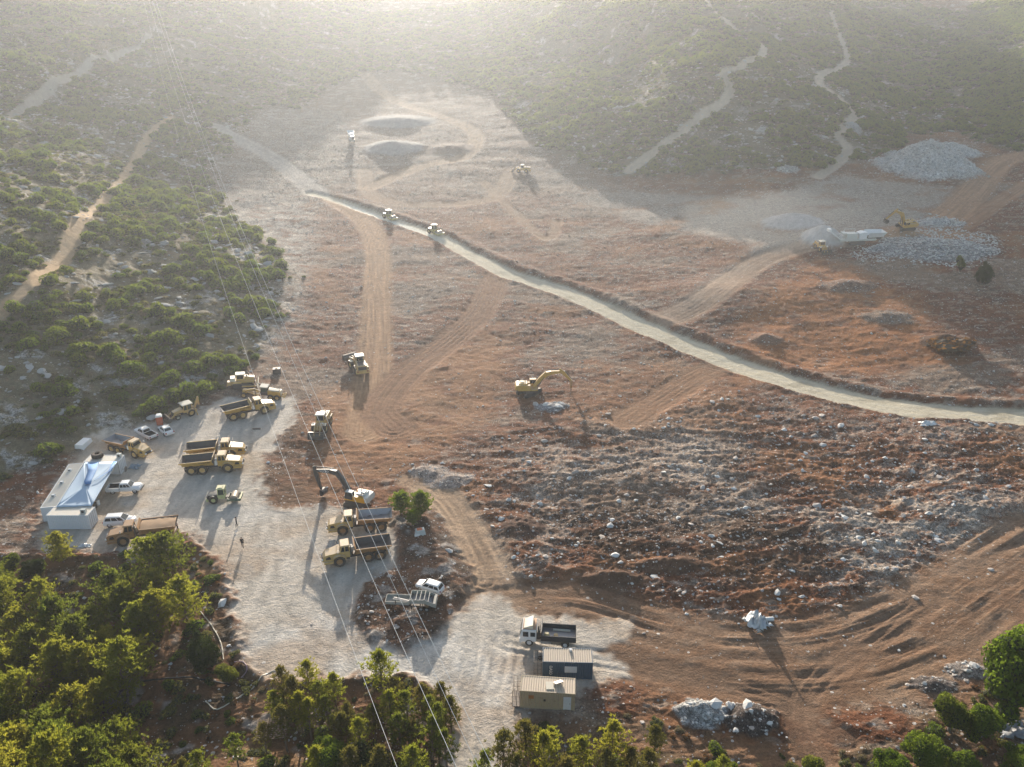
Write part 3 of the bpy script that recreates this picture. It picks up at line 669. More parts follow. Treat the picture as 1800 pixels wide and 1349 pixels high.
def rock_label(px, py, v, p):
    s = 'pale limestone boulder' if v in (0, 2) else ('grey weathered outcrop stone' if v > 3 else 'earth stained limestone boulder')
    if v > 3: reg = ('between shrubs above the cabins' if py > 640 and px < 520 else ('between shrubs below the narrow dirt track' if py > 545-1.1*px else 'between shrubs above the narrow dirt track') if py > 350 else 'between shrubs high on the left hillside') if px < 520 else ('on the hill with the winding tracks' if py < 340 else 'lying in the brush')
    elif px < 860 and p[1] < 112: reg = 'on the bank below the yard rim' if py > 900 else 'on the bank'
    elif 620 < px < 840 and 880 < py < 1145: reg = 'on the dark soil island beside the white car'
    elif py > 1150: reg = 'in the rubble beside the white rock pile' if px < 1420 else ('below the curving furrows near the bottom edge' if px < 1620 else 'in the stones left of the big green tree')
    elif px > 1480 and py < 480: reg = 'in the broken rock dump by the crusher'
    elif py > 740 and px > 840: reg = 'in the left half of the ploughed up brown field' if px < 1250 else 'in the right half of the ploughed up brown field'
    elif py < 480 and px < 640: reg = 'on the grey cleared ground left of the haul track'
    elif py < 740: reg = 'on the stripped red ground around the new road'
    else: reg = 'on the dark verge next to the gravel yard'
    return f'{s} {reg}', f'{s}s {reg}'
_nr = (scatter('boulder', P, rot, scl, var, ROCK, rock_label, 'boulder', 'stones littering the stripped ground', 'rubble', rank=np.where(scrub, .45, 1.0)*np.where(heavy > .3, .6, 1.0)))
# ------------------------------------------------------------------ mesh builder for machines, vehicles and cabins
def _arr(p): return np.array(p, float)
class MB:
    def __init__(s): s.v = []; s.f = []
    def add(s, V, F):
        o = len(s.v); s.v += [tuple(map(float, p)) for p in V]; s.f += [tuple(i+o for i in f) for f in F]; return s
    def box(s, x0, x1, y0, y1, z0, z1, c=0.0):
        """box with its upper edges drawn in by c"""
        return s.add([(x0, y0, z0), (x1, y0, z0), (x1, y1, z0), (x0, y1, z0), (x0+c, y0+c, z1), (x1-c, y0+c, z1), (x1-c, y1-c, z1), (x0+c, y1-c, z1)],
                     [(3, 2, 1, 0), (4, 5, 6, 7), (0, 1, 5, 4), (1, 2, 6, 5), (2, 3, 7, 6), (3, 0, 4, 7)])
    def hexa(s, b, t): return s.add(list(b)+list(t), [(3, 2, 1, 0), (4, 5, 6, 7), (0, 1, 5, 4), (1, 2, 6, 5), (2, 3, 7, 6), (3, 0, 4, 7)])
    def prism(s, P, y0, y1, inset=0.0, axis='y'):
        """outline P in the x-z plane, pushed from y0 to y1; the outer faces may be drawn in by inset towards the middle"""
        n = len(P); cx = sum(p[0] for p in P)/n; cz = sum(p[1] for p in P)/n
        def lay(y, k): return [(cx+(p[0]-cx)*(1-k), y, cz+(p[1]-cz)*(1-k)) for p in P]
        if inset:
            d = (y1-y0)*.1; L = [lay(y0, inset), lay(y0+d, 0), lay(y1-d, 0), lay(y1, inset)]
        else: L = [lay(y0, 0), lay(y1, 0)]
        V = [p for l in L for p in l]; F = []
        for k in range(len(L)-1):
            for i in range(n): F.append((k*n+i, k*n+(i+1) % n, (k+1)*n+(i+1) % n, (k+1)*n+i))
        F.append(tuple(range(n-1, -1, -1))); F.append(tuple((len(L)-1)*n+i for i in range(n)))
        return s.add(V, F)
    def cyl(s, a, b, r0, r1=None, n=12, cap=True):
        a, b = _arr(a), _arr(b); r1 = r0 if r1 is None else r1; d = b-a; d /= np.linalg.norm(d)+1e-9
        u = np.cross(d, (0, 0, 1) if abs(d[2]) < .9 else (1, 0, 0)); u /= np.linalg.norm(u); w = np.cross(d, u)
        V = []; 
        for c, r in ((a, r0), (b, r1)): V += [c+r*(math.cos(2*math.pi*i/n)*u+math.sin(2*math.pi*i/n)*w) for i in range(n)]
        F = [(i, (i+1) % n, n+(i+1) % n, n+i) for i in range(n)]
        if cap: F += [tuple(range(n-1, -1, -1)), tuple(range(n, 2*n))]
        return s.add(V, F)
    def tube(s, P, r, n=6):
        for a, b in zip(P[:-1], P[1:]): s.cyl(a, b, r, r, n)
        return s
    def lathe(s, prof, c, n=20, axis='y'):
        """profile (offset along the axle, radius) turned about the y axis through c"""
        m = len(prof); V = []; F = []
        for i in range(n):
            t = 2*math.pi*i/n
            for o, r in prof: V.append((c[0]+r*math.cos(t), c[1]+o, c[2]+r*math.sin(t)))
        for i in range(n):
            for k in range(m-1): F.append((i*m+k, ((i+1) % n)*m+k, ((i+1) % n)*m+k+1, i*m+k+1))
        return s.add(V, F)
    def beam(s, a, b, w, h, w2=None, h2=None):
        """bar from a to b, w wide (sideways), h deep (in the vertical plane)"""
        a, b = _arr(a), _arr(b); d = b-a; d /= np.linalg.norm(d)+1e-9
        sd_ = np.cross(d, (0, 0, 1)); 
        if np.linalg.norm(sd_) < 1e-3: sd_ = _arr((0, 1, 0))
        sd_ /= np.linalg.norm(sd_); up = np.cross(sd_, d); w2 = w2 or w; h2 = h2 or h
        q = lambda c, w, h: [c-sd_*w/2-up*h/2, c+sd_*w/2-up*h/2, c+sd_*w/2+up*h/2, c-sd_*w/2+up*h/2]
        A, B = q(a, w, h), q(b, w2, h2)
        return s.add(A+B, [(3, 2, 1, 0), (4, 5, 6, 7), (0, 1, 5, 4), (1, 2, 6, 5), (2, 3, 7, 6), (3, 0, 4, 7)])
    def quad(s, a, b, c, d, t=.02):
        """thin plate through four corners, t thick"""
        P = [_arr(p) for p in (a, b, c, d)]; n = np.cross(P[1]-P[0], P[3]-P[0]); n /= np.linalg.norm(n)+1e-9
        return s.hexa([p-n*t/2 for p in P], [p+n*t/2 for p in P])
    def sheet(s, P): return s.add(P, [tuple(range(len(P)))])
    def mesh(s, name, smooth=38):
        me = bpy.data.meshes.new(name); me.from_pydata(s.v, [], s.f)
        import bmesh
        bm = bmesh.new(); bm.from_mesh(me); bmesh.ops.recalc_face_normals(bm, faces=bm.faces); bm.to_mesh(me); bm.free()
        me.polygons.foreach_set('use_smooth', np.ones(len(me.polygons), bool)); me.set_sharp_from_angle(angle=R(smooth)); me.update()
        return me
    def build(s, name, mat, parent=None): return link(name, s.mesh(name), mat, parent)
def empty(name, label=None, cat=None, group=None):
    o = bpy.data.objects.new(name, None); col.objects.link(o); o.empty_display_size = 1; return tag(o, label, cat, group)
def copy_tree(o, parent=None):
    c = o.copy(); col.objects.link(c)
    if parent: c.parent = parent
    for ch in o.children: copy_tree(ch, c)
    return c
def put(o, tail, nose, half=0.0, z=None, tilt=True, L=8.0, W=2.6, s=1.0, center=False):
    """stand a thing on the land: tail and nose are photo pixels of its near ground line (or of its middle line)"""
    A, B = at(*tail), at(*nose); h = Vector((B.x-A.x, B.y-A.y, 0)).normalized(); side = Vector((-h.y, h.x, 0))
    if side.y < 0: side = -side
    C = (A+B)/2+side*(0 if center else half)
    left = Vector((-h.y, h.x, 0))
    zf, zb = zat(C.x+h.x*L*.35, C.y+h.y*L*.35), zat(C.x-h.x*L*.35, C.y-h.y*L*.35)
    zl, zr = zat(C.x+left.x*W/2, C.y+left.y*W/2), zat(C.x-left.x*W/2, C.y-left.y*W/2)
    X = Vector((h.x, h.y, (zf-zb)/(L*.7))).normalized() if tilt else h
    Yv = Vector((left.x, left.y, (zl-zr)/W)); Yv = (Yv-X*Yv.dot(X)).normalized() if tilt else left
    Zv = X.cross(Yv)
    zz = z if z is not None else (zf+zb+zl+zr)/4
    M = Matrix(((X.x, Yv.x, Zv.x), (X.y, Yv.y, Zv.y), (X.z, Yv.z, Zv.z))).to_4x4()
    o.matrix_world = Matrix.Translation((C.x, C.y, zz)) @ M @ Matrix.Scale(s, 4)
    return o
_meshc = {}
def wheel(parent, x, y, z, r, w, tyre, rim, name='wheel', rimr=.56):
    key = (round(r, 2), round(w, 2), tyre.name, rim.name, rimr)
    if key not in _meshc:
        t = MB().lathe([(-w*.34, r*rimr), (-w*.5, r*.74), (-w*.5, r*.9), (-w*.36, r), (0, r*1.01), (w*.36, r), (w*.5, r*.9), (w*.5, r*.74), (w*.34, r*rimr)], (0, 0, 0), 22)
        for k in range(22):                           # tread lugs
            a = 2*math.pi*k/22; c, s_ = math.cos(a), math.sin(a)
            for sy in (-1, 1): t.beam((r*1.0*c, sy*w*.05, r*1.0*s_), (r*1.0*math.cos(a+.12), sy*w*.42, r*1.0*math.sin(a+.12)), r*.09, r*.06)
        tm = t.mesh('wheel'); tm.materials.append(tyre)
        q = MB().lathe([(-w*.30, .02), (-w*.30, r*.30), (-w*.20, r*.34), (-w*.2, r*.44), (-w*.36, r*rimr), (w*.36, r*rimr), (w*.2, r*.44), (w*.2, r*.34), (w*.30, r*.30), (w*.30, .02)], (0, 0, 0), 18)
        rm = q.mesh('rim'); rm.materials.append(rim); _meshc[key] = (tm, rm)
    tm, rm = _meshc[key]
    o = link(name, tm, None, parent); o.location = (x, y, z)
    link('rim', rm, None, o); return o
def text_mesh(txt, size, mat, name, parent, M, ex=.015, align='CENTER'):
    cu = bpy.data.curves.new(name, 'FONT'); cu.body = txt; cu.size = size; cu.extrude = ex; cu.align_x = align; cu.align_y = 'CENTER'; cu.resolution_u = 2
    t = bpy.data.objects.new(name, cu); col.objects.link(t)
    me = bpy.data.meshes.new_from_object(t.evaluated_get(bpy.context.evaluated_depsgraph_get())); bpy.data.objects.remove(t); bpy.data.curves.remove(cu)
    me.materials.clear(); me.materials.append(mat)
    o = link(name, me, None, parent); o.matrix_local = M; return o
def frame(origin, x, y):
    x = Vector(x).normalized(); y = Vector(y); y = (y-x*y.dot(x)).normalized(); z = x.cross(y)
    return Matrix(((x.x, y.x, z.x, origin[0]), (x.y, y.y, z.y, origin[1]), (x.z, y.z, z.z, origin[2]), (0, 0, 0, 1)))

YEL = paint('machine_yellow', (.54, .31, .05), .5, 0, .62, (.50, .38, .25), wearamt=.4); YELD = paint('dusty_yellow', (.54, .34, .10), .6, 0, .85, (.50, .37, .24)); RUST = paint('rusty_yellow', (.36, .18, .06), .75, 0, .7, (.36, .23, .14), (.12, .05, .025), .6)
CREAM = paint('cream_roof', (.58, .53, .42), .5, 0, .5, (.55, .48, .36), wearamt=.1)
TYRE = paint('tyre_rubber', (.030, .028, .026), .9, 0, .35, (.24, .175, .12), wearamt=0); DARK = paint('dark_steel', (.045, .045, .05), .55, .3, .25); MID = paint('worn_steel', (.12, .115, .11), .5, .4, .35); LINER = paint('worn_bed_liner', (.062, .060, .062), .6, .4, .12); LINERP = paint('polished_bed_liner', (.22, .24, .27), .4, .5, .3)
WHT = paint('white_paint', (.74, .74, .73), .35, 0, .12, (.6, .55, .46), wearamt=.05); GLS = paint('window_glass', (.022, .028, .032), .12, 0, .12, (.3, .27, .22), wearamt=0); GLSG = paint('green_glass', (.028, .05, .04), .12, 0, .1, wearamt=0)
LAMP = paint('lamp_lens', (.75, .73, .68), .2, 0, 0, wearamt=0); REDL = paint('tail_lens', (.35, .02, .015), .3, 0, 0, wearamt=0); GREY = paint('grey_paint', (.34, .34, .34), .5, 0, .4); VGREY = paint('charcoal_paint', (.045, .047, .050), .4, 0, .22, (.2, .17, .13), wearamt=.05); VYEL = paint('deep_yellow', (.72, .36, .02), .4, 0, .1, wearamt=.1); PALEG = paint('pale_grey_paint', (.5, .53, .5), .4, 0, .15, wearamt=.05)
GREEN = paint('machine_green', (.07, .12, .085), .5, 0, .3); LIME = paint('pale_yellow_green', (.50, .52, .24), .5, 0, .4); OLIV = paint('dull_yellow', (.42, .36, .13), .55, 0, .55)
STEEL = paint('smooth_roller_steel', (.36, .31, .25), .45, .3, .5); ORNG = paint('toilet_red', (.48, .085, .035), .5, 0, .1); DECAL = paint('decal_black', (.02, .02, .022), .5, 0, 0, wearamt=0); DECW = paint('decal_white', (.7, .7, .68), .5, 0, 0, wearamt=0)

# ---- articulated dump truck
def make_truck(body, bed, liner, rim, label, letters=True, load=None):
    r = empty('dump_truck', label, 'dump truck', 'articulated dump trucks')
    MB().box(-4.9, 4.3, -.55, .55, .85, 1.35).box(1.2, 2.1, -.9, .9, .8, 1.5).build('chassis', DARK, r)
    h = MB()
    h.hexa([(2.7, -1.25, 1.15), (5.35, -1.1, 1.0), (5.35, 1.1, 1.0), (2.7, 1.25, 1.15)], [(2.7, -1.2, 2.55), (5.15, -.95, 2.1), (5.15, .95, 2.1), (2.7, 1.2, 2.55)])
    h.hexa([(5.35, -1.1, .95), (5.75, -.85, 1.0), (5.75, .85, 1.0), (5.35, 1.1, .95)], [(5.14, -.96, 2.1), (5.5, -.75, 1.75), (5.5, .75, 1.75), (5.14, .96, 2.1)])
    h.box(2.7, 5.45, -1.45, 1.45, .75, 1.1, .05); h.build('hood', body, r)
    MB().hexa([(5.38, -.72, 1.15), (5.78, -.72, 1.15), (5.78, .72, 1.15), (5.38, .72, 1.15)], [(5.30, -.66, 1.68), (5.62, -.66, 1.68), (5.62, .66, 1.68), (5.30, .66, 1.68)]).build('grille', DARK, r)
    for sy in (-1, 1):
        MB().quad((4.25, sy*1.185, 1.45), (5.1, sy*1.11, 1.38), (5.0, sy*1.055, 1.78), (4.45, sy*1.12, 1.92), .04).build('side_vent', DECAL, r)
    for sy in (-1, 1):
        m = MB(); P = [(2.95+1.22*math.cos(t), .98+1.22*math.sin(t)) for t in np.linspace(.35, 2.85, 8)]; Q = [(2.95+1.12*math.cos(t), .98+1.12*math.sin(t)) for t in np.linspace(2.85, .35, 8)]
        for k in range(7):
            a, b, c, d = P[k], P[k+1], Q[6-k], Q[7-k]; m.hexa([(a[0], sy*1.0, a[1]), (b[0], sy*1.0, b[1]), (c[0], sy*1.0, c[1]), (d[0], sy*1.0, d[1])], [(a[0], sy*1.72, a[1]), (b[0], sy*1.72, b[1]), (c[0], sy*1.72, c[1]), (d[0], sy*1.72, d[1])])
        m.build('mudguard', body, r)
        MB().box(5.55, 5.8, sy*.78-.16, sy*.78+.16, 1.2, 1.45).build('headlight', LAMP, r)
        MB().tube([(2.95, sy*1.0, 2.9), (3.1, sy*1.5, 2.95)], .03).box(3.05, 3.12, sy*1.5-.12, sy*1.5+.12, 2.6, 3.1).build('mirror', LAMP if sy > 0 else DARK, r)
    c = MB().prism([(1.15, 1.3), (2.75, 1.3), (2.75, 2.45), (1.15, 2.45)], -1.12, 1.12)
    for sx, sx2 in ((1.2, 1.3), (2.68, 2.42), (1.95, 1.92)):
        for sy in (-1, 1): c.beam((sx, sy*1.05, 2.45), (sx2, sy*.95, 3.42), .12, .12)
    cab = c.build('cab', body, r)
    g = MB(); b = [(1.22, -1.04, 2.46), (2.64, -1.04, 2.46), (2.64, 1.04, 2.46), (1.22, 1.04, 2.46)]; t = [(1.32, -.94, 3.4), (2.4, -.94, 3.4), (2.4, .94, 3.4), (1.32, .94, 3.4)]
    g.hexa(b, t).build('window', GLS, cab)
    MB().hexa([(1.1, -1.12, 3.42), (2.75, -1.08, 3.40), (2.75, 1.08, 3.40), (1.1, 1.12, 3.42)], [(1.2, -1.0, 3.62), (2.55, -.96, 3.6), (2.55, .96, 3.6), (1.2, 1.0, 3.62)]).build('cab_roof', YELD if body is not RUST else RUST, cab)
    MB().cyl((1.0, .75, 1.3), (1.0, .75, 3.1), .16).cyl((1.0, .75, 3.1), (.85, .75, 3.35), .08).build('exhaust', MID, r)
    MB().box(.55, 1.05, -1.05, -.35, 1.5, 2.35, .06).cyl((.8, -.1, 1.6), (.8, -.1, 2.5), .3).build('hydraulic_tank', LAMP, r)
    # the tipping body: floor, two flared sides, front wall and a rising tail
    fb, ft, rb = .35, .15, -5.0
    def shell(o, z): return dict(b=[(fb, -(1.12-o), 1.6+z), (fb, (1.12-o), 1.6+z), (rb, (1.2-o), 1.75+z), (rb, -(1.2-o), 1.75+z)], t=[(ft, -(1.68-o), 2.92), (ft, (1.68-o), 2.92), (-5.75, (1.72-o), 2.72), (-5.75, -(1.72-o), 2.72)])
    S, I = shell(0, 0), shell(.09, .1)
    o = MB(); o.add(S['b']+S['t'], [(0, 1, 2, 3), (0, 3, 7, 4), (1, 0, 4, 5), (2, 1, 5, 6), (3, 2, 6, 7)])
    o.add(S['t']+I['t'], [(0, 1, 5, 4), (1, 2, 6, 5), (2, 3, 7, 6), (3, 0, 4, 7)])
    for k in range(6):
        x = .0-k*1.05
        for sy in (-1, 1): o.beam((x, sy*1.22, 1.75), (x, sy*1.74, 2.86), .14, .1)
    for sy in (-1, 1): o.beam((ft, sy*1.74, 2.88), (-5.75, sy*1.78, 2.68), .16, .2)
    bd = o.build('dump_body', bed, r)
    MB().add(I['b']+I['t'], [(3, 2, 1, 0), (4, 7, 3, 0), (5, 4, 0, 1), (6, 5, 1, 2), (7, 6, 2, 3)]).build('bed_lining', liner, bd)
    MB().hexa([(.10, -1.7, 2.6), (.22, -1.7, 2.6), (.22, 1.7, 2.6), (.10, 1.7, 2.6)], [(.38, -1.45, 3.5), (.50, -1.45, 3.5), (.50, 1.45, 3.5), (.38, 1.45, 3.5)]).build('spill_guard', YELD if bed is not RUST else RUST, bd)
    if letters:
        for sy in (-1, 1):
            text_mesh('VOLVO', .62, DECAL, 'lettering', bd, frame((-1.2, sy*1.62, 2.52), (1 if sy < 0 else -1, 0, 0), (0, sy*.42, 1)), .03)
    MB().box(-5.0, -4.8, -1.3, 1.3, .7, 1.5).cyl((-.8, -.6, 1.1), (.0, -.6, 1.7), .1).cyl((-.8, .6, 1.1), (.0, .6, 1.7), .1).cyl((-4.6, -1.0, .95), (-.6, -1.0, 1.0), .16).cyl((-4.6, 1.0, .95), (-.6, 1.0, 1.0), .16).build('rear_frame', DARK if bed is not RUST else RUST, r)
    for x in (2.95, -1.75, -3.75):
        for sy in (-1, 1): wheel(r, x, sy*1.33, .93, .93, .74, TYRE, rim)
    if load:
        l = MB(); nx, ny = 12, 5; V = []; 
        for i in range(nx+1):
            for j in range(ny+1):
                u, w = i/nx, j/ny; x = .05-5.6*u; y = (-1.58+3.16*w)
                V.append((x, y, 2.86-.2*u+.12*math.sin(3.1*w)+.05*random.uniform(-1, 1)))
        l.add(V, [(i*(ny+1)+j, (i+1)*(ny+1)+j, (i+1)*(ny+1)+j+1, i*(ny+1)+j+1) for i in range(nx) for j in range(ny)]); l.build('soil_load', load, bd)
    return r
# ---- crawler track
def crawler(parent, L, W, H, y, mat, name='track'):
    n = 7; P = []
    r = H/2
    for t in np.linspace(math.pi/2, 3*math.pi/2, n): P.append((-L/2+r+r*math.cos(t), r+r*math.sin(t)))
    for t in np.linspace(-math.pi/2, math.pi/2, n): P.append((L/2-r+r*math.cos(t), r+r*math.sin(t)))
    m = MB().prism(P, y-W*.32, y+W*.32)
    k = int(L/.24)
    for i in range(k):
        x = -L/2+r+(L-2*r)*i/(k-1); m.box(x-.085, x+.085, y-W/2, y+W/2, H-.01, H+.05); m.box(x-.085, x+.085, y-W/2, y+W/2, -.0, .05)
    for s_ in (-1, 1):
        for t in np.linspace(-1.2, 1.2, 6):
            c = (s_*(L/2-r)+s_*r*math.cos(t), r+r*math.sin(t)); d = (math.cos(t)*s_, math.sin(t)); q = (-d[1], d[0])
            m.hexa([(c[0]-q[0]*.09, y-W/2, c[1]-q[1]*.09), (c[0]+q[0]*.09, y-W/2, c[1]+q[1]*.09), (c[0]+q[0]*.09, y+W/2, c[1]+q[1]*.09), (c[0]-q[0]*.09, y+W/2, c[1]-q[1]*.09)],
                   [(c[0]-q[0]*.09+d[0]*.05, y-W/2, c[1]-q[1]*.09+d[1]*.05), (c[0]+q[0]*.09+d[0]*.05, y-W/2, c[1]+q[1]*.09+d[1]*.05), (c[0]+q[0]*.09+d[0]*.05, y+W/2, c[1]+q[1]*.09+d[1]*.05), (c[0]-q[0]*.09+d[0]*.05, y+W/2, c[1]-q[1]*.09+d[1]*.05)])
    return m.build(name, mat, parent)
# ---- tracked excavator; arm = boom foot, knee, boom tip, stick tip (in the plane of the arm, x forward)
def make_excavator(label, body, hood, armmat, weight, arm, tool, under=0.0, swing=0.0, cabglass=GLS, s=1.0, letters=None):
    r = empty('excavator', label, 'excavator', 'tracked excavators')
    u = empty('undercarriage'); u.parent = r; u.rotation_euler = (0, 0, under)
    for sy in (-1, 1): crawler(u, 5.1, .62, 1.05, sy*1.32, MID if body is VYEL else DARK)
    MB().box(-1.6, 1.6, -1.0, 1.0, .45, .95, .1).cyl((0, 0, .9), (0, 0, 1.25), .75, n=20).build('track_frame', DARK, u)
    h = empty('upper_works'); h.parent = r; h.rotation_euler = (0, 0, swing)
    P = MB()
    P.box(-2.5, 1.9, -1.5, 1.5, 1.25, 1.5).box(-2.4, .3, -1.48, -.55, 1.5, 2.5, .06).box(-2.4, 1.0, .75, 1.48, 1.5, 2.25, .06)
    P.build('house', body, h)
    MB().prism([(-3.15, 1.35), (-2.3, 1.3), (-2.3, 2.55), (-2.9, 2.45), (-3.15, 2.1)], -1.42, 1.42, .12).build('counterweight', weight, h)
    MB().box(-2.3, -.35, -.95, 1.0, 2.5, 2.78, .12).box(-2.0, -1.1, -.5, .4, 2.78, 2.95, .08).build('engine_hood', hood, h)
    MB().box(-1.9, -1.2, .55, 1.0, 2.78, 2.84).cyl((-.9, -.3, 2.7), (-.9, -.3, 3.3), .09).build('exhaust', DARK, h)
    cabm = MB().box(.15, 1.85, .55, 1.5, 1.5, 2.15)
    for x, y in ((.2, .6), (1.8, .6), (1.6, 1.45), (.2, 1.45), (1.0, 1.47)): cabm.beam((x, y, 2.1), (x-(.15 if x > 1 else 0), y, 3.0), .1, .1)
    cb = cabm.build('cab', body if body is not VYEL else VGREY, h)
    MB().hexa([(.2, .6, 1.9), (1.82, .6, 1.9), (1.82, 1.46, 1.9), (.2, 1.46, 1.9)], [(.22, .62, 2.98), (1.55, .62, 2.98), (1.55, 1.44, 2.98), (.22, 1.44, 2.98)]).build('window', cabglass, cb)
    MB().box(.1, 1.68, .52, 1.52, 3.0, 3.12, .08).build('cab_roof', hood, cb)
    MB().tube([(1.75, -1.45, 1.5), (1.75, -1.45, 2.3), (.4, -1.45, 2.4), (-.4, -1.4, 2.9)], .03).tube([(-2.3, -1.4, 2.5), (-2.3, -1.4, 2.95), (-.6, -1.4, 2.95)], .03).build('handrail', armmat if body is not VYEL else ORNG, h)
    f, k, t, e = [_arr((p[0], -.1, p[1])) for p in arm]
    def mid(a, b, q, up=0): return a+(b-a)*q+_arr((0, 0, up))
    # boom: bent box beam
    b = MB(); b.beam(f, mid(f, k, .55, .25), .55, .55, .6, .95); b.beam(mid(f, k, .5, .22), k, .58, .95, .58, 1.05); b.beam(mid(f, k, .93), mid(k, t, .3), .58, 1.0, .55, .8); b.beam(mid(k, t, .25), t, .55, .82, .42, .45)
    bo = b.build('boom', armmat, h)
    st = MB(); d = (e-t)/np.linalg.norm(e-t); back = t-d*.9
    st.beam(back, t+d*.4, .36, .4, .4, .75); st.beam(t+d*.3, e, .4, .75, .32, .38); so = st.build('stick', armmat, h)
    cy_ = MB()
    for sy in (-.42, .42):
        a = _arr((f[0]+.75, -.1+sy, f[2]-.35)); q = mid(f, k, .75); q = _arr((q[0], -.1+sy, q[2])); cy_.cyl(a, mid(a, q, .6), .11, n=8).cyl(mid(a, q, .6), q, .065, n=8)
    a = mid(k, t, .1, .6); cy_.cyl(a, mid(a, back, .6), .12, n=8).cyl(mid(a, back, .6), back, .07, n=8)
    a = mid(t, e, .1)+_arr((d[2]*-.5, 0, d[0]*.5)); q = mid(t, e, .9)+_arr((d[2]*-.4, 0, d[0]*.4)); cy_.cyl(a, mid(a, q, .6), .1, n=8).cyl(mid(a, q, .6), q, .06, n=8)
    cy_.build('hydraulic_cylinder', MID, h)
    if tool == 'bucket':
        m = MB(); n = 7; cx, cz = e[0]-.25, e[2]-.55; w = .75
        arc = [(cx+.68*math.cos(q), cz+.62*math.sin(q)) for q in np.linspace(1.3, 4.9, n)]
        for i in range(n-1):
            (x0, z0), (x1, z1) = arc[i], arc[i+1]; m.quad((x0, -.1-w, z0), (x1, -.1-w, z1), (x1, -.1+w, z1), (x0, -.1+w, z0), .05)
        for sy in (-w, w): m.prism(arc, -.1+sy-.03, -.1+sy+.03)
        for q in (-.6, -.3, 0, .3, .6): m.beam((arc[-1][0], -.1+q, arc[-1][1]), (arc[-1][0]+.28, -.1+q, arc[-1][1]+.02), .1, .08)
        m.build('bucket', DARK, so)
    else:
        m = MB(); z0 = e[2]
        m.box(e[0]-.32, e[0]+.32, -.4, .2, z0-.55, z0+.15, .06).box(e[0]-.26, e[0]+.26, -.36, .16, z0-1.7, z0-.5); m.build('hammer', RUST, so)
        MB().cyl((e[0], -.1, z0-2.9), (e[0], -.1, z0-1.7), .06, .11, 10).build('chisel', MID, so)
    if letters:
        q0, q1 = mid(k, t, .2), mid(k, t, .85); dd = (q1-q0)/np.linalg.norm(q1-q0); upv = np.cross((0, 1, 0), dd) if True else 0
        c0 = (q0+q1)/2
        for sy, sg in ((-.40, 1), (.20, -1)):
            up = _arr((-dd[2], 0, dd[0])); up = up if up[2] > 0 else -up
            xd = dd if np.dot(np.cross(dd, up), (0, sy+.1, 0)) > 0 else -dd
            text_mesh(letters, .62, DECW, 'lettering', bo, frame((c0[0], sy, c0[2]-.02), xd, up), .02)
    r.scale = (s, s, s); return r
# ---- wheel loader
def make_loader(label, bucket_z=.35, body=YEL, artic=0.0, roof=CREAM, roll=0.0):
    r = empty('wheel_loader', label, 'wheel loader', 'yellow wheel loaders')
    MB().box(-4.0, -.9, -1.1, 1.1, 1.0, 2.35, .12).box(-4.25, -3.6, -1.35, 1.35, .8, 1.5, .08).build('rear_body', body, r)
    MB().box(-4.06, -3.9, -.85, .85, 1.55, 2.2).box(-3.5, -1.5, -.7, .7, 2.33, 2.45, .05).build('grille', DARK, r)
    MB().cyl((-2.2, .45, 2.4), (-2.2, .45, 3.2), .1).build('exhaust', MID, r)
    c = MB().box(-1.1, .45, -.85, .85, 1.2, 2.1)
    for x in (-1.0, .35):
        for y in (-.78, .78): c.beam((x, y, 2.1), (x-.05*np.sign(x), y*.95, 3.25), .12, .12)
    cb = c.build('cab', body, r)
    MB().hexa([(-1.0, -.79, 2.1), (.36, -.79, 2.1), (.36, .79, 2.1), (-1.0, .79, 2.1)], [(-.95, -.74, 3.22), (.3, -.74, 3.22), (.3, .74, 3.22), (-.95, .74, 3.22)]).build('window', GLS, cb)
    MB().box(-1.2, .55, -.98, .98, 3.25, 3.42, .1).build('cab_roof', roof, cb)
    for sy in (-1, 1):
        MB().box(-3.2, -1.35, sy*1.05-.35, sy*1.05+.35, 1.62, 1.7).build('mudguard', body, r)
        MB().box(-4.3, -4.2, sy*1.0-.12, sy*1.0+.12, 1.2, 1.4).build('tail_light', REDL, r)
        wheel(r, -2.25, sy*1.15, .85, .85, .68, TYRE, body)
    f = empty('front_frame'); f.parent = r; f.location = (-.5, 0, 0); f.rotation_euler = (0, 0, artic)
    MB().box(.3, 2.6, -.6, .6, .8, 1.7, .1).build('front_chassis', body, f)
    ba = (4.0, bucket_z+.25)
    for sy in (-1, 1):
        MB().beam((1.7, sy*.55, 2.0), (2.9, sy*.55, 1.8), .2, .42).beam((2.85, sy*.55, 1.85), (ba[0], sy*.55, ba[1]), .2, .45).build('lift_arm', body, f)
        wheel(f, 1.75, sy*1.15, .85, .85, .68, TYRE, body)
        MB().box(1.2, 2.3, sy*1.1-.34, sy*1.1+.34, 1.72, 1.79).build('mudguard', roof, f)
        MB().tube([(2.3, sy*.95, 1.7), (2.4, sy*.95, 2.2)], .04).box(2.36, 2.5, sy*.95-.14, sy*.95+.14, 2.15, 2.4).build('headlight', LAMP, f)
    MB().cyl((2.0, 0, 1.7), (3.5, 0, bucket_z+1.2), .11, n=8).beam((2.6, 0, 2.0), (3.4, 0, bucket_z+1.1), .18, .3).build('tilt_link', body, f)
    b = MB(); n = 8; w = 1.5; cx, cz = ba[0]+.55, bucket_z+.62
    arc = [(cx+.72*math.cos(q), cz+.66*math.sin(q)) for q in np.linspace(1.5+roll, 4.6+roll, n)]+[(cx+.95*math.cos(5.35+roll)+.1, cz+.75*math.sin(5.35+roll))]
    for i in range(len(arc)-1):
        (x0, z0), (x1, z1) = arc[i], arc[i+1]; b.quad((x0, -w, z0), (x1, -w, z1), (x1, w, z1), (x0, w, z0), .05)
    for sy in (-w, w): b.prism(arc, sy-.03, sy+.03)
    b.build('bucket', MID, f)
    return r
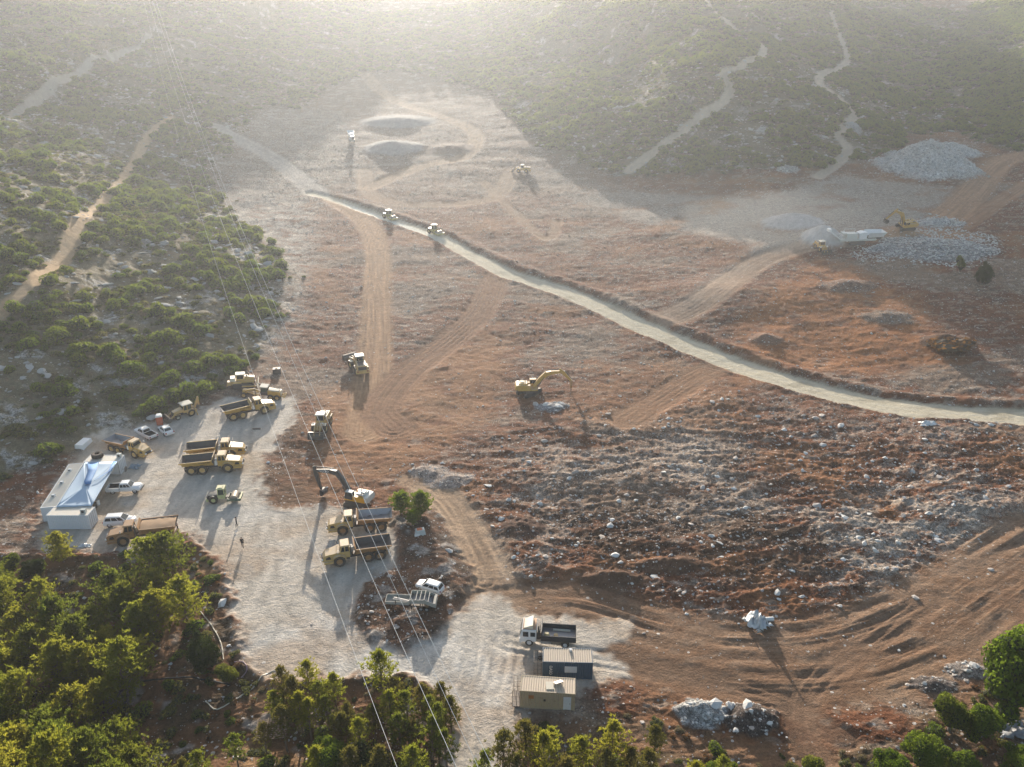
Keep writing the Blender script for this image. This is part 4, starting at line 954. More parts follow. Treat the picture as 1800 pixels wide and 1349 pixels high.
# ---- bulldozer, facing +x
def make_dozer(label):
    r = empty('bulldozer', label, 'bulldozer')
    for sy in (-1, 1): crawler(r, 4.9, .6, 1.25, sy*1.25, DARK)
    MB().box(-2.6, 2.3, -.85, .85, .8, 1.7).box(-2.4, -.4, -1.5, 1.5, 1.32, 1.75, .06).build('chassis', YELD, r)
    MB().prism([(.3, 1.5), (2.5, 1.4), (2.5, 2.5), (.3, 2.75)], -.72, .72, .06).build('engine_hood', YELD, r)
    MB().box(2.48, 2.6, -.62, .62, 1.5, 2.4).build('grille', DARK, r)
    MB().cyl((1.2, .3, 2.6), (1.2, .3, 3.4), .1).cyl((.8, -.3, 2.6), (.8, -.3, 3.05), .16).build('exhaust', MID, r)
    c = MB().box(-1.5, .25, -.85, .85, 1.7, 2.2)
    for x in (-1.4, .15):
        for y in (-.78, .78): c.beam((x, y, 2.2), (x*.95, y*.92, 3.2), .13, .13)
    cb = c.build('cab', YELD, r)
    MB().hexa([(-1.4, -.78, 2.2), (.16, -.78, 2.2), (.16, .78, 2.2), (-1.4, .78, 2.2)], [(-1.32, -.72, 3.18), (.1, -.72, 3.18), (.1, .72, 3.18), (-1.32, .72, 3.18)]).build('window', GLS, cb)
    MB().box(-1.7, .5, -1.0, 1.0, 3.2, 3.4, .1).build('cab_roof', CREAM, cb)
    MB().box(-2.9, -1.7, -1.1, 1.1, 1.75, 2.5, .1).build('fuel_tank', CREAM, r)
    MB().box(-3.6, -2.7, -.8, .8, .7, 1.5, .1).beam((-3.4, 0, 1.5), (-3.7, 0, .25), .3, .2).build('ripper', YELD, r)
    for sy in (-1, 1):
        MB().beam((-.3, sy*1.7, .7), (3.2, sy*1.65, .6), .22, .3).cyl((1.5, sy*.6, 2.3), (3.2, sy*.6, 1.0), .09).build('push_arm', YELD, r)
    b = MB(); prof = [(3.25, .08), (3.05, .5), (3.05, .95), (3.2, 1.35), (3.4, 1.6)]
    for (x0, z0), (x1, z1) in zip(prof[:-1], prof[1:]): b.quad((x0, -2.05, z0), (x1, -2.05, z1), (x1, 2.05, z1), (x0, 2.05, z0), .1)
    b.build('blade', CREAM, r); return r
# ---- motor grader, facing +x
def make_grader(label):
    r = empty('motor_grader', label, 'motor grader')
    MB().prism([(-4.3, 1.1), (-1.3, 1.1), (-1.3, 2.35), (-4.3, 2.2)], -.8, .8, .06).build('engine_hood', YEL, r)
    MB().box(-3.9, -1.7, -.55, .55, 2.28, 2.4, .05).box(-4.42, -4.3, -.65, .65, 1.2, 2.1).build('grille', CREAM, r)
    MB().beam((-4.3, -.5, 1.0), (-5.2, -.5, 1.3), .25, .3).beam((-4.3, .5, 1.0), (-5.2, .5, 1.3), .25, .3).box(-5.3, -5.05, -1.0, 1.0, .9, 1.3).build('ripper', YEL, r)
    c = MB().box(-1.3, .3, -.8, .8, 1.1, 1.9)
    for x in (-1.2, .2):
        for y in (-.75, .75): c.beam((x, y, 1.9), (x, y, 3.1), .1, .1)
    cb = c.build('cab', DARK, r)
    MB().box(-1.2, .22, -.75, .75, 1.85, 3.05).build('window', GLSG, cb)
    MB().box(-1.45, .5, -.9, .9, 3.1, 3.25, .08).build('cab_roof', CREAM, cb)
    MB().beam((.2, 0, 1.5), (2.2, 0, 2.0), .38, .42).beam((2.1, 0, 2.0), (4.2, 0, 1.45), .38, .42).box(3.7, 4.7, -.55, .55, 1.0, 1.75, .1).build('main_beam', YEL, r)
    MB().beam((4.2, -1.1, .85), (4.2, 1.1, .85), .3, .3).build('front_axle', YEL, r)
    MB().cyl((1.6, 0, .85), (1.6, 0, 1.0), .75, n=20).beam((4.0, 0, 1.1), (1.0, -.6, .95), .16, .2).beam((4.0, 0, 1.1), (1.0, .6, .95), .16, .2).build('turning_circle', YEL, r)
    b = MB()
    for (x0, z0), (x1, z1) in zip([(.15, .12), (0, .35), (.12, .68)][:-1], [(.15, .12), (0, .35), (.12, .68)][1:]):
        b.quad((1.2+x0, -1.75, z0), (1.2+x1, -1.75, z1), (1.95+x1, 1.75, z1), (1.95+x0, 1.75, z0), .06)
    b.build('blade', MID, r)
    for x in (-3.5, -2.0):
        for sy in (-1, 1): wheel(r, x, sy*.95, .7, .7, .45, TYRE, YELD)
    for sy in (-1, 1): wheel(r, 4.2, sy*.98, .7, .7, .4, TYRE, YELD)
    for sy in (-1, 1): MB().cyl((1.7, sy*.5, 2.5), (1.5, sy*.7, 1.0), .08).build('lift_cylinder', MID, r)
    return r
# ---- backhoe loader, facing +x
def make_backhoe(label):
    r = empty('backhoe_loader', label, 'backhoe loader')
    MB().box(-1.9, 2.0, -.5, .5, .6, 1.1).build('chassis', DARK, r)
    MB().prism([(.35, 1.0), (2.15, 1.0), (2.15, 1.55), (.35, 1.8)], -.48, .48, .06).build('engine_hood', YELD, r)
    MB().box(2.13, 2.25, -.42, .42, 1.0, 1.5).build('grille', DARK, r)
    c = MB().box(-1.35, .35, -.72, .72, 1.0, 1.5)
    for x in (-1.3, -.4, .3):
        for y in (-.7, .7): c.beam((x, y, 1.5), (x*.95, y*.95, 2.6), .09, .09)
    cb = c.build('cab', YELD, r)
    MB().box(-1.28, .28, -.66, .66, 1.5, 2.58).build('window', GLSG, cb)
    MB().hexa([(-1.55, -.82, 2.6), (.6, -.82, 2.6), (.6, .82, 2.6), (-1.55, .82, 2.6)], [(-1.45, -.75, 2.72), (.5, -.75, 2.72), (.5, .75, 2.72), (-1.45, .75, 2.72)]).build('cab_roof', CREAM, cb)
    for sy in (-1, 1):
        wheel(r, -1.05, sy*.85, .74, .74, .48, TYRE, YELD); wheel(r, 1.55, sy*.82, .47, .47, .33, TYRE, CREAM)
        P = [(-1.05+.85*math.cos(t), .74+.85*math.sin(t)) for t in np.linspace(.2, 2.6, 6)]; m = MB()
        for (x0, z0), (x1, z1) in zip(P[:-1], P[1:]): m.quad((x0, sy*.58, z0), (x1, sy*.58, z1), (x1, sy*1.1, z1), (x0, sy*1.1, z0), .05)
        m.build('mudguard', YELD, r)
        MB().beam((.45, sy*.62, 1.6), (1.9, sy*.62, 1.25), .13, .26).beam((1.85, sy*.62, 1.3), (2.95, sy*.62, .42), .13, .26).cyl((.9, sy*.62, .9), (2.2, sy*.62, 1.0), .06).build('lift_arm', YELD, r)
        MB().beam((-2.0, sy*.7, 1.2), (-2.1, sy*1.25, .08), .15, .15).box(-2.25, -1.95, sy*1.25-.15, sy*1.25+.15, .0, .08).build('stabilizer', YELD, r)
    b = MB(); arc = [(3.35+.5*math.cos(q), .52+.48*math.sin(q)) for q in np.linspace(1.6, 4.7, 7)]+[(3.85, .06)]
    for (x0, z0), (x1, z1) in zip(arc[:-1], arc[1:]): b.quad((x0, -1.15, z0), (x1, -1.15, z1), (x1, 1.15, z1), (x0, 1.15, z0), .05)
    for sy in (-1.15, 1.15): b.prism(arc, sy-.025, sy+.025)
    b.build('loader_bucket', MID, r)
    MB().box(-2.15, -1.85, -.9, .9, .7, 1.25).beam((-2.1, 0, 1.1), (-2.9, 0, 3.1), .28, .32).beam((-2.85, 0, 3.3), (-3.0, 0, 1.5), .22, .28).cyl((-2.2, 0, 1.5), (-2.75, 0, 2.6), .07).build('digging_arm', YELD, r)
    m = MB(); arc = [(-2.95+.34*math.cos(q), 1.2+.38*math.sin(q)) for q in np.linspace(-1.2, 2.0, 6)]
    for (x0, z0), (x1, z1) in zip(arc[:-1], arc[1:]): m.quad((x0, -.35, z0), (x1, -.35, z1), (x1, .35, z1), (x0, .35, z0), .04)
    m.build('digging_bucket', MID, r); return r
# ---- single drum soil roller, facing +x
def make_roller(label, body, hood, frm, roof, drum=STEEL, group='road rollers'):
    r = empty('road_roller', label, 'road roller', group)
    MB().prism([(-3.0, .8), (-1.0, .8), (-1.0, 1.75), (-2.6, 1.65), (-3.0, 1.35)], -.75, .75, .06).build('engine_hood', hood, r)
    MB().box(-3.15, -2.7, -.9, .9, .5, .95, .05).build('rear_bumper', body, r)
    for sy in (-1, 1):
        P = [(-1.75+.9*math.cos(t), .75+.9*math.sin(t)) for t in np.linspace(.3, 2.8, 7)]; m = MB()
        for (x0, z0), (x1, z1) in zip(P[:-1], P[1:]): m.quad((x0, sy*.6, z0), (x1, sy*.6, z1), (x1, sy*1.12, z1), (x0, sy*1.12, z0), .06)
        m.build('mudguard', hood, r); wheel(r, -1.75, sy*.88, .75, .75, .52, TYRE, body, rimr=.52)
    c = MB().box(-1.0, .35, -.7, .7, .8, 1.6)
    for x in (-.9, .28):
        for y in (-.66, .66): c.beam((x, y, 1.6), (x*.9, y*.95, 2.85), .12, .12)
    cb = c.build('cab', body, r)
    MB().hexa([(-.9, -.64, 1.6), (.3, -.64, 1.6), (.3, .64, 1.6), (-.9, .64, 1.6)], [(-.82, -.6, 2.82), (.24, -.6, 2.82), (.24, .6, 2.82), (-.82, .6, 2.82)]).build('window', GLSG, cb)
    MB().box(-1.1, .5, -.82, .82, 2.85, 3.0, .06).box(-.8, .1, -.5, .4, 3.0, 3.08, .05).build('cab_roof', roof, cb)
    MB().box(.3, 1.0, -.4, .4, .55, 1.0).build('articulated_joint', DARK, r)
    f = MB()
    for sy in (-1, 1): f.box(.75, 3.15, sy*1.14-.1, sy*1.14+.1, .45, .95)
    f.box(.7, .95, -1.2, 1.2, .45, .95); f.box(3.0, 3.25, -1.22, 1.22, .5, .92); f.build('drum_frame', frm, r)
    MB().box(3.0, 3.3, -1.24, 1.24, .93, 1.0).build('scraper_bar', body, r)
    MB().lathe([(-1.02, .02), (-1.02, .7), (-.98, .76), (.98, .76), (1.02, .7), (1.02, .02)], (1.95, 0, .76), 28).build('drum', drum, r)
    return r
# ---- tracked crusher, feed hopper at -x, discharge conveyor at +x
def make_crusher(label):
    r = empty('mobile_crusher', label, 'crusher', 'mobile rock crushers')
    for sy in (-1, 1): crawler(r, 4.6, .5, 1.1, sy*1.15, DARK)
    MB().box(-5.5, 5.0, -.9, .9, 1.1, 1.7).build('chassis', PALEG, r)
    h = MB(); b = [(-7.2, -1.0, 2.2), (-3.0, -1.0, 2.0), (-3.0, 1.0, 2.0), (-7.2, 1.0, 2.2)]; t = [(-8.0, -1.7, 3.6), (-2.8, -1.7, 3.7), (-2.8, 1.7, 3.7), (-8.0, 1.7, 3.6)]
    for i, j in ((0, 1), (2, 3), (3, 0)): h.quad(b[i], b[j], t[j], t[i], .1)
    h.sheet(b); 
    for x in (-7.4, -6.2, -5.0, -3.8): h.beam((x, -1.05, 2.1), (x, -1.75, 3.6), .15, .12); h.beam((x, 1.05, 2.1), (x, 1.75, 3.6), .15, .12)
    h.build('feed_hopper', WHT, r)
    MB().box(-7.0, -3.0, -.85, .85, 1.5, 2.2).build('feeder', DARK, r)
    MB().prism([(-2.6, 1.7), (-.4, 1.5), (-.2, 3.3), (-1.4, 3.7), (-2.6, 3.5)], -1.15, 1.15, .05).build('jaw_housing', WHT, r)
    MB().lathe([(-.15, .1), (-.15, .75), (.15, .75), (.15, .1)], (-1.2, -1.35, 2.6), 18).build('flywheel', PALEG, r)
    MB().box(.2, 3.4, -1.1, 1.1, 1.7, 3.3, .1).build('engine_housing', PALEG, r)
    for k in range(4): MB().box(.5+k*.7, 1.0+k*.7, -1.16, -1.09, 2.0, 2.9).build('louver_panel', GREY, r)
    MB().box(-.2, 4.4, -1.5, -1.2, 1.2, 2.0).build('side_box', WHT, r)
    MB().tube([(.2, -1.2, 3.3), (.2, -1.2, 4.1), (3.4, -1.2, 4.1), (3.4, -1.2, 3.3)], .05).build('handrail', WHT, r)
    cv = MB()
    for sy in (-.55, .55): cv.beam((2.6, sy, 1.0), (5.2, sy, 1.8), .12, .35).beam((5.1, sy, 1.75), (8.4, sy, 4.2), .12, .35)
    cv.build('conveyor_frame', WHT, r)
    MB().quad((2.6, -.5, 1.1), (5.2, -.5, 1.95), (5.2, .5, 1.95), (2.6, .5, 1.1), .06).quad((5.1, -.5, 1.9), (8.5, -.5, 4.4), (8.5, .5, 4.4), (5.1, .5, 1.9), .06).build('conveyor_belt', DARK, r)
    MB().box(7.9, 8.9, -.75, .75, 4.0, 4.7, .1).build('conveyor_head', WHT, r)
    for k in range(5): MB().beam((4.2, -1.0, 1.4+k*.38), (5.4, -1.0, 1.4+k*.38), .06, .06).build('guard_rail', PALEG, r)
    MB().beam((5.3, .0, 3.0), (4.2, 0, 3.2), .3, .2).box(3.4, 4.6, -.9, .9, 3.2, 3.5).build('magnet_frame', PALEG, r)
    return r
# ---- cars
def body_loft(st, n=10):
    """st: stations (x, half width, z bottom, z shoulder, roundness)"""
    V = []; F = []
    for x, w, zb, zt, rd in st:
        h = zt-zb; P = [(-w*.93, zb), (-w, zb+h*.3), (-w, zb+h*.62), (-w*.96, zt-h*rd), (-w*.8, zt), (w*.8, zt), (w*.96, zt-h*rd), (w, zb+h*.62), (w, zb+h*.3), (w*.93, zb)]
        V += [(x, y, z) for y, z in P]
    for i in range(len(st)-1):
        for k in range(10): F.append((i*10+k, i*10+(k+1) % 10, (i+1)*10+(k+1) % 10, (i+1)*10+k))
    F.append(tuple(range(10))); F.append(tuple((len(st)-1)*10+k for k in range(9, -1, -1)))
    return MB().add(V, F)
def glass_house(r, b, t, paint_m, wind=(.15, .85)):
    """greenhouse from bottom ring b to roof ring t; windows stand 1 cm proud of it"""
    cab = MB().hexa(b, t).build('cabin', paint_m, r)
    B = [_arr(p) for p in b]; T = [_arr(p) for p in t]
    def pane(i, j, u0, u1, v0, v1, nm):
        f = lambda u, v: (B[i]*(1-u)+B[j]*u)*(1-v)+(T[i]*(1-u)+T[j]*u)*v
        q = [f(u0, v0), f(u1, v0), f(u1, v1), f(u0, v1)]; n = np.cross(q[1]-q[0], q[3]-q[0]); n /= np.linalg.norm(n)
        c = sum(q)/4; cc = (sum(B)+sum(T))/8
        if np.dot(n, c-cc) < 0: n = -n
        MB().hexa([p-n*.02 for p in q], [p+n*.012 for p in q]).build(nm, GLS, cab)
    pane(1, 2, .06, .94, .1, .9, 'windscreen'); pane(3, 0, .08, .92, .15, .88, 'rear_window')
    for i, j in ((0, 1), (2, 3)):
        for a, c in ((.06, .34), (.38, .66), (.70, .94)): pane(i, j, a, c, .14, .84, 'side_window')
    return cab
def make_car(label, kind, cat='car'):
    r = empty('parked_'+('pickup' if kind == 'pickup' else 'car'), label, cat, None)
    if kind == 'suv':
        st = [(-2.32, .78, .45, .95, .3), (-2.25, .88, .32, 1.02, .2), (-1.5, .92, .28, 1.05, .15), (1.0, .92, .28, 1.02, .15), (1.9, .88, .3, .92, .25), (2.25, .78, .36, .8, .35), (2.34, .62, .42, .7, .3)]
        b = [(-2.2, -.82, 1.0), (1.25, -.82, 1.0), (1.25, .82, 1.0), (-2.2, .82, 1.0)]; t = [(-1.85, -.64, 1.66), (.35, -.64, 1.68), (.35, .64, 1.68), (-1.85, .64, 1.66)]; wx = (-1.38, 1.4)
    elif kind == 'sedan':
        st = [(-2.15, .72, .45, .85, .3), (-2.05, .82, .32, .92, .25), (-1.3, .85, .27, .94, .15), (.9, .85, .27, .92, .15), (1.75, .82, .3, .84, .25), (2.1, .7, .36, .72, .35), (2.18, .55, .42, .64, .3)]
        b = [(-1.45, -.77, .9), (1.05, -.77, .9), (1.05, .77, .9), (-1.45, .77, .9)]; t = [(-.9, -.6, 1.40), (.25, -.6, 1.42), (.25, .6, 1.42), (-.9, .6, 1.40)]; wx = (-1.25, 1.3)
    else:
        st = [(-.55, .92, .45, 1.12, .12), (1.3, .92, .42, 1.12, .12), (2.2, .92, .45, 1.08, .2), (2.6, .84, .5, 1.0, .3), (2.72, .7, .55, .85, .3)]
        b = [(-.62, -.84, 1.08), (1.35, -.84, 1.08), (1.35, .84, 1.08), (-.62, .84, 1.08)]; t = [(-.5, -.68, 1.74), (.75, -.68, 1.76), (.75, .68, 1.76), (-.5, .68, 1.74)]; wx = (-1.75, 1.75)
    body_loft(st).build('body', WHT, r); cab = glass_house(r, b, t, WHT)
    MB().hexa([(t[0][0], -.6, t[0][2]), (t[1][0], -.6, t[1][2]), (t[1][0], .6, t[1][2]), (t[0][0], .6, t[0][2])], [(t[0][0]+.08, -.52, t[0][2]+.07), (t[1][0]-.08, -.52, t[1][2]+.06), (t[1][0]-.08, .52, t[1][2]+.06), (t[0][0]+.08, .52, t[0][2]+.07)]).build('roof', WHT, cab)
    if kind == 'pickup':
        m = MB(); m.box(-2.72, -.66, -.92, .92, .48, .62)
        for sy in (-1, 1): m.box(-2.72, -.66, sy*.87-.06, sy*.87+.06, .62, 1.14)
        m.box(-2.78, -2.66, -.92, .92, .62, 1.12); m.build('cargo_bed', WHT, r)
        MB().box(-2.65, -.7, -.80, .80, .625, .68).box(-2.64, -.7, -.805, -.78, .68, 1.1).box(-2.64, -.7, .78, .805, .68, 1.1).box(-.72, -.68, -.78, .78, .68, 1.1).build('bed_lining', DECAL, r)
        MB().box(2.66, 2.8, -.85, .85, .45, .7, .04).box(-2.9, -2.76, -.8, .8, .42, .6).build('bumper', MID, r)
    lx = st[-1][0]
    for sy in (-1, 1):
        MB().box(lx-.28, lx-.06, sy*.62-.14, sy*.62+.14, st[-1][2]+.14, st[-1][2]+.3).build('headlight', LAMP, r)
        bx = -2.79 if kind == 'pickup' else st[0][0]; MB().box(bx-.03, bx+.1, sy*.72-.1, sy*.72+.1, .72, .98).build('tail_light', REDL, r)
        for x in wx: wheel(r, x, sy*.80, .35 if kind != 'pickup' else .39, .35 if kind != 'pickup' else .39, .24, TYRE, GREY, rimr=.62)
        MB().box(.85, 1.0, sy*.98-.08, sy*.98+.08, 1.02, 1.16).build('mirror', WHT, r)
    return r
# ---- white-cab tipper truck, facing +x
def make_tipper(label):
    r = empty('tipper_truck', label, 'truck')
    MB().box(-3.4, 3.2, -.42, .42, .62, .9).build('chassis', DARK, r)
    c = MB().prism([(1.45, .7), (3.45, .6), (3.55, 1.4), (3.25, 2.55), (1.45, 2.6)], -1.15, 1.15, .03).build('cab', WHT, r)
    MB().quad((3.575, -1.0, 1.5), (3.31, -1.0, 2.42), (3.31, 1.0, 2.42), (3.575, 1.0, 1.5), .03).build('windscreen', GLS, c)
    for sy in (-1, 1):
        MB().box(2.45, 3.15, sy*1.15-.02, sy*1.15+.02, 1.5, 2.25).build('side_window', GLS, c); MB().box(1.6, 2.2, sy*1.15-.02, sy*1.15+.02, 1.55, 2.2).build('rear_side_window', GLS, c)
        MB().box(3.35, 3.62, sy*.9-.16, sy*.9+.16, .8, 1.05).build('headlight', LAMP, r)
    MB().hexa([(1.5, -1.1, 2.62), (3.2, -1.05, 2.56), (3.2, 1.05, 2.56), (1.5, 1.1, 2.62)], [(1.5, -1.0, 2.68), (3.0, -.95, 2.66), (3.0, .95, 2.66), (1.5, 1.0, 2.68)]).build('dusty_roof', paint('roof_dust', (.45, .27, .16), .9, 0, .6, (.5, .34, .23)), c)
    MB().hexa([(1.9, -1.05, 2.68), (3.05, -.9, 2.66), (3.05, .9, 2.66), (1.9, 1.05, 2.68)], [(1.9, -.98, 3.15), (2.05, -.95, 3.15), (2.05, .95, 3.15), (1.9, .98, 3.15)]).build('wind_deflector', CREAM, c)
    MB().box(3.3, 3.62, -1.15, 1.15, .45, .8, .04).build('bumper', WHT, r)
    m = MB(); x0, x1 = -3.5, .75
    m.box(x0, x1, -1.2, 1.2, 1.0, 1.12)
    for sy in (-1, 1): m.box(x0, x1, sy*1.17-.04, sy*1.17+.04, 1.12, 1.85); [m.beam((x, sy*1.23, 1.05), (x, sy*1.23, 1.85), .1, .06) for x in (-3.4, -2.4, -1.4, -.4, .6)]
    m.box(x0-.06, x0, -1.2, 1.2, 1.0, 1.85); m.box(x1, x1+.1, -1.2, 1.2, 1.0, 2.5); m.build('dump_body', VGREY, r)
    MB().box(x0+.05, x1-.05, -1.12, 1.12, 1.121, 1.15).build('bed_lining', LINERP, r)
    MB().box(1.0, 1.35, -.9, .9, 1.0, 2.3, .04).cyl((1.2, .6, 2.2), (1.2, .6, 2.9), .1).build('air_intake', DARK, r)
    MB().box(-.2, .55, .2, .8, 1.15, 1.7, .1).build('tool_box', OLIV, r); MB().beam((-2.8, -.7, 1.25), (-.6, -.75, 1.25), .3, .12).build('timber_board', CREAM, r)
    MB().cyl((-1.0, .3, 1.16), (-1.0, .3, 1.4), .28).build('barrel', YEL, r)
    for sy in (-1, 1):
        for x, y in ((2.35, 1.02), (-2.2, .98)): wheel(r, x, sy*y, .5, .5, .3 if x > 0 else .5, TYRE, WHT)
        MB().box(-.4, .9, sy*1.0-.15, sy*1.0+.15, .5, .9).build('fuel_tank', GREY, r)
    return r
# ---- steel shipping container with ribbed walls and roof, length along x
def make_container(label, cat, L, wallm, roofm, H=2.6, W=2.44, group=None, ribs=True):
    r = empty('shipping_container', label, cat, group)
    a, w = L/2, W/2
    def corr(n, amp, f):                             # zigzag outline
        out = []
        for i in range(n):
            for q, d in ((0, 0), (.3, 0), (.5, amp), (.8, amp)): out.append(((i+q)/n, d))
        out.append((1, 0)); return out
    k = max(6, int(L/.28)); prof = corr(k, .045, 1)
    for sy in (-1, 1):
        V = []; 
        for u, d in prof: V += [(-a+.1+(L-.2)*u, sy*(w-d), .14), (-a+.1+(L-.2)*u, sy*(w-d), H-.1)]
        MB().add(V, [(2*i, 2*i+2, 2*i+3, 2*i+1) for i in range(len(prof)-1)]).build('side_wall', wallm, r)
    V = []
    for u, d in prof: V += [(-a+.1+(L-.2)*u, -w+.04, H-d*.9), (-a+.1+(L-.2)*u, w-.04, H-d*.9)]
    MB().add(V, [(2*i, 2*i+2, 2*i+3, 2*i+1) for i in range(len(prof)-1)]).build('roof', roofm, r)
    f = MB()
    for sx in (-1, 1):
        for sy in (-1, 1): f.box(sx*(a-.06)-.07, sx*(a-.06)+.07, sy*(w-.04)-.07, sy*(w-.04)+.07, 0, H+.02)
        f.box(sx*(a-.05)-.05, sx*(a-.05)+.05, -w, w, H-.12, H+.015); f.box(sx*(a-.05)-.05, sx*(a-.05)+.05, -w, w, 0, .16)
    for sy in (-1, 1): f.box(-a, a, sy*(w-.03)-.05, sy*(w-.03)+.05, H-.12, H+.01); f.box(-a, a, sy*(w-.03)-.05, sy*(w-.03)+.05, .0, .16)
    f.build('corner_frame', wallm, r)
    MB().box(-a+.02, -a+.07, -w+.05, w-.05, .15, H-.1).build('end_wall', wallm, r)
    for sy in (-1, 1):
        d = MB().box(a-.08, a-.03, min(sy*.02, sy*(w-.06)), max(sy*.02, sy*(w-.06)), .15, H-.1).build('door', wallm, r)
        for y in (.3, .8): MB().cyl((a-.01, sy*y, .2), (a-.01, sy*y, H-.15), .025, n=6).build('lock_rod', GREY, d)
    MB().box(-a+.05, a-.05, -w+.05, w-.05, .1, .14).build('floor', DARK, r)
    return r
# ---- people: one skinned body each
SKIN = paint('skin', (.42, .25, .17), .6, 0, 0, wearamt=0); CLOD = paint('dark_clothes', (.02, .021, .026), .9, 0, 0, wearamt=0); CLOG = paint('dark_grey_trousers', (.035, .035, .04), .9, 0, 0, wearamt=0); HAIR = paint('dark_hair', (.012, .01, .008), .8, 0, 0, wearamt=0); VEST = paint('maroon_shirt', (.10, .02, .018), .9, 0, 0, wearamt=0)
def make_person(label, J, shirt=CLOD, trousers=CLOG):
    """J: joint -> position; the body is grown as one skin over the skeleton"""
    r = empty('person', label, 'person')
    names = list(J); E = [('pelvis', 'waist'), ('waist', 'chest'), ('chest', 'neck'), ('neck', 'head'), ('head', 'crown'), ('chest', 'shl'), ('shl', 'ell'), ('ell', 'wrl'), ('wrl', 'hal'), ('chest', 'shr'), ('shr', 'elr'), ('elr', 'wrr'), ('wrr', 'har'), ('pelvis', 'hil'), ('hil', 'knl'), ('knl', 'anl'), ('anl', 'tol'), ('pelvis', 'hir'), ('hir', 'knr'), ('knr', 'anr'), ('anr', 'tor')]
    RAD = dict(pelvis=.155, waist=.14, chest=.165, neck=.06, head=.095, crown=.085, shl=.075, shr=.075, ell=.05, elr=.05, wrl=.036, wrr=.036, hal=.04, har=.04, hil=.105, hir=.105, knl=.068, knr=.068, anl=.048, anr=.048, tol=.042, tor=.042)
    me = bpy.data.meshes.new('body'); me.from_pydata([J[n] for n in names], [(names.index(a), names.index(b)) for a, b in E], [])
    o = link('body', me); md = o.modifiers.new('skin', 'SKIN'); 
    if not me.skin_vertices: me.attributes
    for i, n in enumerate(names):
        me.skin_vertices[0].data[i].radius = (RAD[n], RAD[n]*(.8 if n in ('pelvis', 'waist', 'chest') else 1)); me.skin_vertices[0].data[i].use_root = n == 'pelvis'
    md2 = o.modifiers.new('sub', 'SUBSURF'); md2.levels = 1; md2.render_levels = 1
    me2 = bpy.data.meshes.new_from_object(o.evaluated_get(bpy.context.evaluated_depsgraph_get())); bpy.data.objects.remove(o)
    me2.materials.clear(); [me2.materials.append(m) for m in (shirt, trousers, SKIN)]
    zh = J['neck'][2]+.04; hz = J['pelvis'][2]+.02
    for p in me2.polygons:
        c = p.center; p.use_smooth = True
        hand = min((Vector(c)-Vector(J[k])).length for k in ('hal', 'har')) < .085
        p.material_index = 2 if (hand or (Vector(c)-Vector(J['head'])).length < .15) else (1 if (c.z < hz and min((Vector(c)-Vector(J[k])).length for k in ('ell', 'elr', 'wrl', 'wrr')) > .1) else 0)
    link('body', me2, None, r)
    h = J['head']; c = J['crown']; m = MB(); n = 10
    m.lathe([(-.10, .03), (-.08, .075), (-.02, .105), (.05, .112)], (0, 0, 0), n); hm = m.mesh('hair'); hm.materials.append(HAIR)
    ho = link('hair', hm, None, r); ho.location = (c[0], c[1], c[2]-.0); ho.rotation_euler = (R(-90), 0, 0)
    for sy in (-1, 1): MB().box(h[0]+.07, h[0]+.1, h[1]+sy*.035-.012, h[1]+sy*.035+.012, h[2]+.005, h[2]+.025).build('eye', HAIR, r)
    for hn in ('hal', 'har'):
        w, hh = _arr(J['wr'+hn[2]]), _arr(J[hn]); d = (hh-w)/np.linalg.norm(hh-w); fm = MB()
        for k, ln in ((-.03, .07), (-.01, .085), (.01, .08), (.03, .065)): fm.tube([hh+_arr((k, 0, 0)), hh+_arr((k, 0, 0))+d*ln*.6, hh+_arr((k+.005, .01, 0))+d*ln], .009, 5)
        fm.tube([w+d*.03+_arr((.02, 0, 0)), w+d*.06+_arr((.05, .01, 0))], .011, 5); fm.build('fingers', SKIN, r)
    return r
def pose(step=.12, lean=0.0, arm=.1):
    return dict(pelvis=(0, 0, .93), waist=(lean*.3, 0, 1.10), chest=(lean*.7, 0, 1.34), neck=(lean, 0, 1.50), head=(lean*1.1+.02, 0, 1.63), crown=(lean*1.1+.01, 0, 1.72), shl=(lean*.8, .19, 1.42), ell=(lean*.5-arm*.3, .25, 1.15), wrl=(lean*.5+arm, .25, .92), hal=(lean*.5+arm*1.2, .245, .84), shr=(lean*.8, -.19, 1.42), elr=(lean*.5-arm, -.25, 1.15), wrr=(lean*.5-arm*.2, -.26, .92), har=(lean*.5-arm*.1, -.255, .84), hil=(0, .1, .88), knl=(step*.6+.03, .11, .5), anl=(step, .11, .09), tol=(step+.15, .12, .04), hir=(0, -.1, .88), knr=(-step*.4+.03, -.11, .5), anr=(-step, -.11, .09), tor=(-step+.15, -.12, .04))
# ------------------------------------------------------------------ the machines and vehicles on the site
tA = make_truck(YEL, YEL, LINER, YELD, 'empty dump truck parked right behind the green roller, nearer one of the twin pair')
tB = copy_tree(tA); tB['label'] = 'empty dump truck in mid yard half hidden behind its nearer twin'
tC = copy_tree(tA); tC['label'] = 'empty dump truck at the top of the yard in front of the motor grader'
put(tA, (318, 839), (428, 830), 1.6, 0, False, s=.94); put(tB, (324, 815), (435, 806), 1.6, 0, False, s=.94); put(tC, (394, 745), (490, 724), 1.6, 0, False, s=.94)
tD = make_truck(YEL, RUST, LINERP, YELD, 'dump truck with pale worn bed parked behind the white container with the tyre on top', False); put(tD, (184, 791), (250, 812), 1.6, 0, False, s=.86)
tE = make_truck(RUST, RUST, LINER, RUST, 'dump truck heaped level with brown soil behind the roadside pines', False, paint('load_soil', (.36, .22, .12), .95, 0, .3, wearamt=0)); put(tE, (310, 948), (190, 966), 1.6, 0, False, s=.91)
